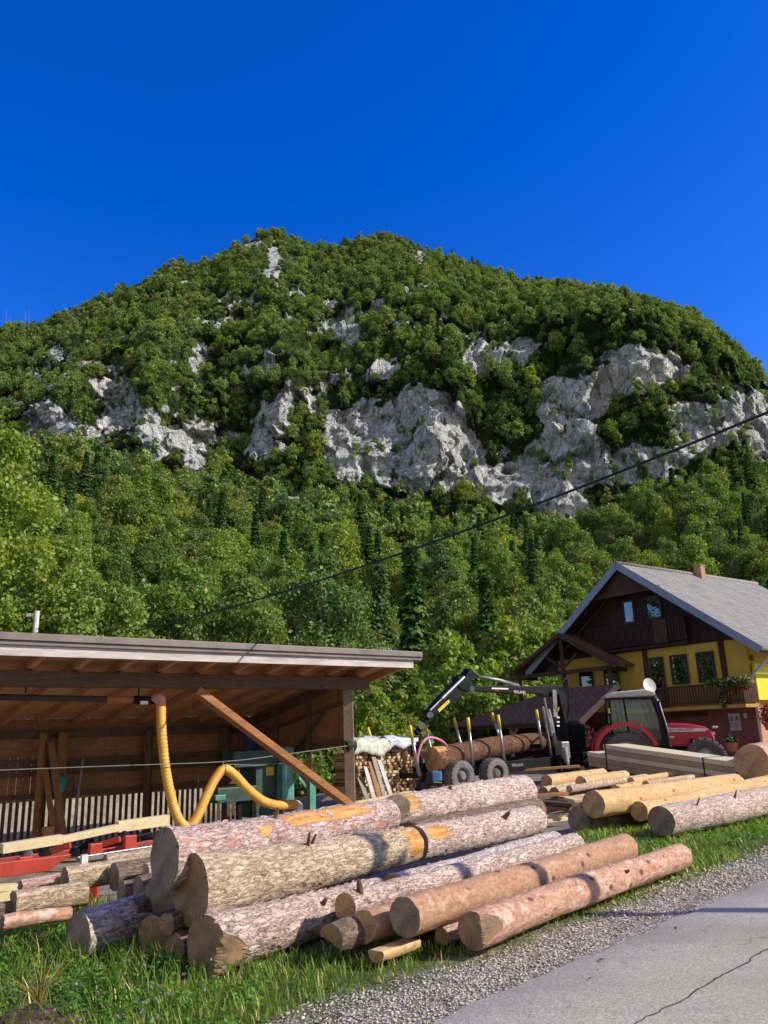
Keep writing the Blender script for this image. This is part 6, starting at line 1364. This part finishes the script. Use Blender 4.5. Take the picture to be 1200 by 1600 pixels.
# broad leaved weeds
WZ = gpoly([(-420, 1600), (-200, 1450), (60, 1440), (200, 1480), (300, 1490), (420, 1520), (400, 1600), (250, 1700), (-300, 1700)]); WZ2 = gpoly([(880, 1310), (1000, 1296), (1200, 1268), (1260, 1280), (1110, 1340), (1060, 1360), (900, 1345)])
Pw = np.concatenate([sample(WZ, 2300, r8), sample(WZ2, 2600, r8)]); dn = .45+.8*fbm(Pw[:, 0]*1.4, Pw[:, 1]*1.4, 2, 3, 19)
bare = np.exp(-(((Pw[:, 0]+2.35)/.30)**2+((Pw[:, 1]-5.75)/.26)**2)); Pw = Pw[(r8.random(len(Pw)) < dn*(1-bare))]
Ps = []; Ns = []; S = []
for (x, y) in Pw:
    z = gzf(x, y); hh = r8.uniform(.03, .17) if x < 0 else r8.uniform(.03, .10); m_ = int(r8.integers(7, 17))
    for i in range(m_):
        a_ = r8.uniform(0, 2*pi); q = r8.random(); rad = .02+.07*r8.random(); Ps.append((x+rad*cos(a_), y+rad*sin(a_), z+hh*q+.01)); Ns.append((cos(a_)*.5, sin(a_)*.5, .8)); S.append(.012+.014*r8.random())
Ns = unit(np.array(Ns)+r8.normal(size=(len(Ns), 3))*.3); S = np.array(S); V, Fq = quads_at(np.array(Ps), Ns, S, S*.6, r8)
npmesh('broad_leaf_weeds', V, Fq, 'weed_leaf', False, {'leaf': ('FACE', r8.random(len(S))*.88)}, kind='stuff')
# clover heads
Pc = sample(gpoly([(20, 1600), (80, 1500), (250, 1470), (420, 1520), (400, 1600), (200, 1660)]), 500, r8); Pc = Pc[r8.random(len(Pc)) < .14]; Ps = []; Ns = []
for x, y in Pc:
    z = gzf(x, y)+r8.uniform(.08, .17)
    for i in range(14): d_ = unit(r8.normal(size=(1, 3)))[0]; Ps.append((x+d_[0]*.009, y+d_[1]*.009, z+d_[2]*.009)); Ns.append(d_)
V, Fq = quads_at(np.array(Ps), np.array(Ns), np.full(len(Ps), .007), np.full(len(Ps), .005), r8); npmesh('pink_clover', V, Fq, 'clover_pink', False, {'leaf': ('FACE', r8.random(len(Ps))*.88)}, kind='stuff')
# pebbles of the verge
t = NT('pebble_mat'); pv = t.attr('tone'); t.set(t.ramp(pv, [(0, (.32, .275, .22)), (.4, (.52, .47, .395)), (.8, (.64, .59, .51)), (1, (.78, .735, .66))]), .9, 0, None, .15)
GZ = gpoly([(250, 1760), (390, 1605), (470, 1560), (560, 1540), (700, 1505), (830, 1465), (960, 1405), (1066, 1362), (1200, 1318), (1340, 1265), (1400, 1280), (1330, 1325), (1200, 1380), (1110, 1402), (930, 1482), (830, 1535), (700, 1590), (640, 1640), (560, 1760)])
Pg = sample(GZ, 190000, r8); dg_ = np.hypot(Pg[:, 0], Pg[:, 1]); rr_ = Pg[:, 0]*RN.x+Pg[:, 1]*RN.y-RC
pb = np.clip((6.5/dg_)**1.2, .15, 1)*sst(1.5, .75, rr_+.4*fbm(Pg[:, 0]*1.5, Pg[:, 1]*1.5, 1, 3, 44))*(.35+.65*sst(-.25, .15, fbm(Pg[:, 0]*1.1, Pg[:, 1]*1.1, 5, 3, 45)))*sst(-.16, .05, rr_+.08*r8.normal(size=len(rr_)))
Pg = Pg[r8.random(len(Pg)) < pb]; n = len(Pg); print('pebbles', n); dg_ = np.hypot(Pg[:, 0], Pg[:, 1])
base = unit(np.array([(x, y, z) for x in (-1, 1) for y in (-1, 1) for z in (-1, 1)], float)); fcs = np.array([(0, 1, 3, 2), (4, 6, 7, 5), (0, 4, 5, 1), (2, 3, 7, 6), (0, 2, 6, 4), (1, 5, 7, 3)])
s_ = (.0045+.0085*r8.random(n)**2.4)*np.clip(dg_/6.5, 1, 1.9); jit = base[None]+.28*r8.normal(size=(n, 8, 3)); jit *= np.array([1, 1, .65]); a = r8.random(n)*2*pi; ca, sa = np.cos(a)[:, None], np.sin(a)[:, None]
jx = jit[..., 0]*ca-jit[..., 1]*sa; jy = jit[..., 0]*sa+jit[..., 1]*ca; jit = np.stack([jx, jy, jit[..., 2]], 2)*s_[:, None, None]
V = (jit+np.stack([Pg[:, 0], Pg[:, 1], gz(Pg[:, 0], Pg[:, 1])+s_*.25+.004], 1)[:, None]).reshape(-1, 3); Fq = (np.arange(n)[:, None, None]*8+fcs[None]).reshape(-1, 4)
npmesh('verge_gravel', V, Fq, 'pebble_mat', False, {'tone': ('FACE', np.repeat(np.clip(.5+.24*r8.normal(size=n), 0, 1), 6))}, kind='stuff')
# bark crumbs and dead leaves lying on the verge and the road edge
leafmat('litter', [(.10, .05, .03), (.16, .085, .05), (.24, .14, .08)], .1)
Pl = np.concatenate([sample(GZ, 900, r8), sample(gpoly([(820, 1500), (1000, 1420), (1200, 1380), (1200, 1420), (1000, 1520), (800, 1590)]), 45, r8), sample(gpoly([(1010, 1385), (1200, 1310), (1200, 1375), (1040, 1412)]), 220, r8), sample(gpoly([(380, 1610), (420, 1540), (700, 1500), (640, 1560), (520, 1620)]), 200, r8)]); Pl = np.concatenate([Pl, sample(GR1, 2600, r8)]); Pl = Pl[r8.random(len(Pl)) < .75]; n = len(Pl)
rr_ = Pl[:, 0]*RN.x+Pl[:, 1]*RN.y-RC; zz = np.where(rr_ < .05, .018, gz(Pl[:, 0], Pl[:, 1])+.014)
N = unit(np.array([0, 0, 1])+r8.normal(size=(n, 3))*.25); sz = .010+.022*r8.random(n)**2; V, Fq = quads_at(np.stack([Pl[:, 0], Pl[:, 1], zz+.004], 1), N, sz, sz*(.3+.4*r8.random(n)), r8); npmesh('bark_litter', V, Fq, 'litter', False, {'leaf': ('FACE', r8.random(n)*.88)}, kind='stuff')
# taller stems at the left corner and in front of the log butts
def stem_plant(name, px, py, h, ns, m, label, cat, spread=.08, leafs=6, ls=.03):
    g0_ = G(px, py); g0_.z = gzf(g0_.x, g0_.y); o = root(name, g0_, 0, label, cat); rr2 = random.Random(int(px*7+py)); mb = MB(); Ps = []; Ns = []; S = []
    for i in range(ns):
        a_ = rr2.uniform(0, 6.28); e_ = h*rr2.uniform(.6, 1.0); s1 = spread*rr2.uniform(.3, 1.4); tip = g0_+Vector((cos(a_)*s1, sin(a_)*s1, e_)); mid = g0_.lerp(tip, .5)+Vector((-cos(a_)*s1*.2, -sin(a_)*s1*.2, .05*e_))
        b_ = g0_+Vector((rr2.uniform(-.03, .03), rr2.uniform(-.03, .03), -.02)); mb.tube([b_, mid, tip], [.0035, .003, .0012], 5)
        for q in range(leafs):
            f = .25+.75*q/leafs; p = b_.lerp(tip, f); aa = rr2.uniform(0, 6.28); Ps.append((p.x+cos(aa)*ls*.7, p.y+sin(aa)*ls*.7, p.z)); Ns.append((cos(aa)*.4, sin(aa)*.4, .8)); S.append(ls*(1.1-.6*f))
    obj('stems', mb, m, o)
    if Ps: S = np.array(S); V, Fq = quads_at(np.array(Ps), unit(np.array(Ns)), S, S*.4, r8); npmesh('leaves', V, Fq, m, False, {'leaf': ('FACE', r8.random(len(S))*.88)}, parent=o)
stem_plant('tall_weed', 236, 1512, .42, 7, 'weed_leaf', 'tall leafy weed growing in front of the dark log butts', 'plant', .12, 9, .035)
stem_plant('tall_weed', 200, 1520, .30, 6, 'weed_leaf', 'bushy weed left of the tall leafy weed', 'plant', .1, 8, .035)
stem_plant('tall_weed', 262, 1528, .26, 6, 'weed_leaf', 'low weed right of the tall leafy weed, below the notched log', 'plant', .1, 8, .035)
stem_plant('grass_tuft', 178, 1558, .34, 16, 'grass_blade', 'upright tuft of broad grass blades in the left foreground', 'grass tuft', .07, 0)
stem_plant('grass_tuft', 60, 1575, .30, 22, 'straw', 'pale yellow grass tuft beside the bare soil at the bottom left', 'grass tuft', .2, 0)
stem_plant('grass_tuft', 1060, 1300, .30, 22, 'straw', 'dry grass tuft in front of the big grey barked log', 'grass tuft', .25, 0)
stem_plant('grass_tuft', 1120, 1285, .26, 22, 'straw', 'dry seed grass leaning on the right part of the grey barked log', 'grass tuft', .3, 0)
stem_plant('grass_tuft', 925, 1300, .45, 14, 'grass_blade', 'dark grass tuft in front of the shaded log stub', 'grass tuft', .15, 0)
stem_plant('grass_tuft', 895, 1250, .35, 14, 'grass_blade', 'green grass tuft growing among the thin logs of the right pile', 'grass tuft', .12, 0)
# dug earth at the bottom left corner
t = NT('earth'); v = t.coord(); n_ = t.noise(v, 9, 7, .7); t.set(t.ramp(n_, [(.3, (.03, .02, .013)), (.6, (.14, .10, .07)), (.8, (.26, .20, .15))]), .95, 0, t.bump(n_, .05, 1.0), .1)
c_ = G(48, 1598); mb = MB(); nn = 40; Vv = []
for j in range(nn):
    for i in range(nn):
        x, y = (i/(nn-1)-.5)*.8, (j/(nn-1)-.5)*.66; q_ = max(0, 1-(x/.38)**2-(y/.32)**2); Vv.append((c_.x+x, c_.y+y, gzf(c_.x+x, c_.y+y)-.02+.10*q_**.7*(1+.5*float(fbm(x*6, y*6, 0, 3, 4)))+.02*q_*float(fbm(x*22, y*22, 0, 2, 5))))
q = (np.arange(nn-1)[:, None]*nn+np.arange(nn-1)[None]).ravel(); mb.add(Vv, [tuple(f) for f in np.stack([q, q+1, q+1+nn, q+nn], 1)]); obj('bare_earth', mb, 'earth', smooth=True, kind='structure')

# ------------------------------------------------------------------ cable, poles, masts
A = D(1215, 638, 10.5); B = D(215, 985, 23); pts = []
for i in range(41):
    u = i/40; p = A.lerp(B, u); p.z -= 4*.30*u*(1-u); pts.append(p)
far = B+(B-A)*.25; pp = Vector((6.4, 6.74, 0)); near_top = A+(A-B).normalized()*3.0; near_top.z += .12
simple('cable_black', (.012, .012, .013), .6)
cb_ = root('power_cable', B, 0, 'black overhead cable crossing the mountain from upper right down to the left', 'cable')
obj('strand', MB().tube([near_top]+pts, .022, 6), 'cable_black', cb_, smooth=True)
# the wooden pole that carries it stands right of the view and throws its shadow over the road and the logs
up = root('utility_pole', (near_top.x+.2, 6.75, 0), 0, 'wooden utility pole carrying the black cable beside the road', 'pole'); x0 = near_top.x+.2
obj('pole', MB().tube([(x0, 6.75, -.3), (x0-.02, 6.75, 3.2), (x0+.0, 6.74, 6.2)], [.115, .10, .08], 14), 'wood_post', up, smooth=True)
obj('cross_arm', MB().bar((x0, 6.3, 5.6), (x0, 7.2, 5.6), .09, .1), 'wood_post', up)
obj('stay', MB().tube([(x0, 6.75, 5.1), (x0-.55, 7.0, 5.75)], .05, 8), 'steel', up)
q = D(55, 990, 26); sp_ = root('white_pole', (q.x, q.y, gzf(q.x, q.y)), 0, 'white pole with a bracket standing among the trees behind the left shed roof', 'pole')
zt_ = D(55, 955, 26).z; obj('pole', MB().tube([(q.x, q.y, gzf(q.x, q.y)-.2), (q.x, q.y, zt_)], .085, 12), 'white_paint', sp_, smooth=True, auto=40); obj('bracket', MB().bar((q.x-.32, q.y, zt_-.12), (q.x, q.y, zt_-.12), .1, .1), 'white_paint', sp_)
for i, (px, y1) in enumerate([(10, 485), (16, 497), (40, 490), (46, 486)]):
    b_ = D(px, 512, 500); t_ = D(px, y1, 500); mr = root('mast', b_, 0, ['thin mast on the mountain ridge at the left edge, leftmost of four', 'short thin mast on the ridge, second from the left', 'thin mast on the ridge, third from the left', 'thin mast on the ridge, rightmost of four'][i], 'mast', 'thin masts on the left ridge')
    obj('mast_pole', MB().tube([b_-Vector((0, 0, 8)), t_], [.14, .09], 6), 'steel', mr); obj('antenna', MB().bar(t_-Vector((0, 0, 1.5)), t_+Vector((0, 0, .4)), .3, .3, (1, 0, 0)), 'steel', mr)
for o in scene.objects:
    if o.parent is None and o.type in ('MESH', 'EMPTY') and 'kind' not in o: o['kind'] = 'thing'
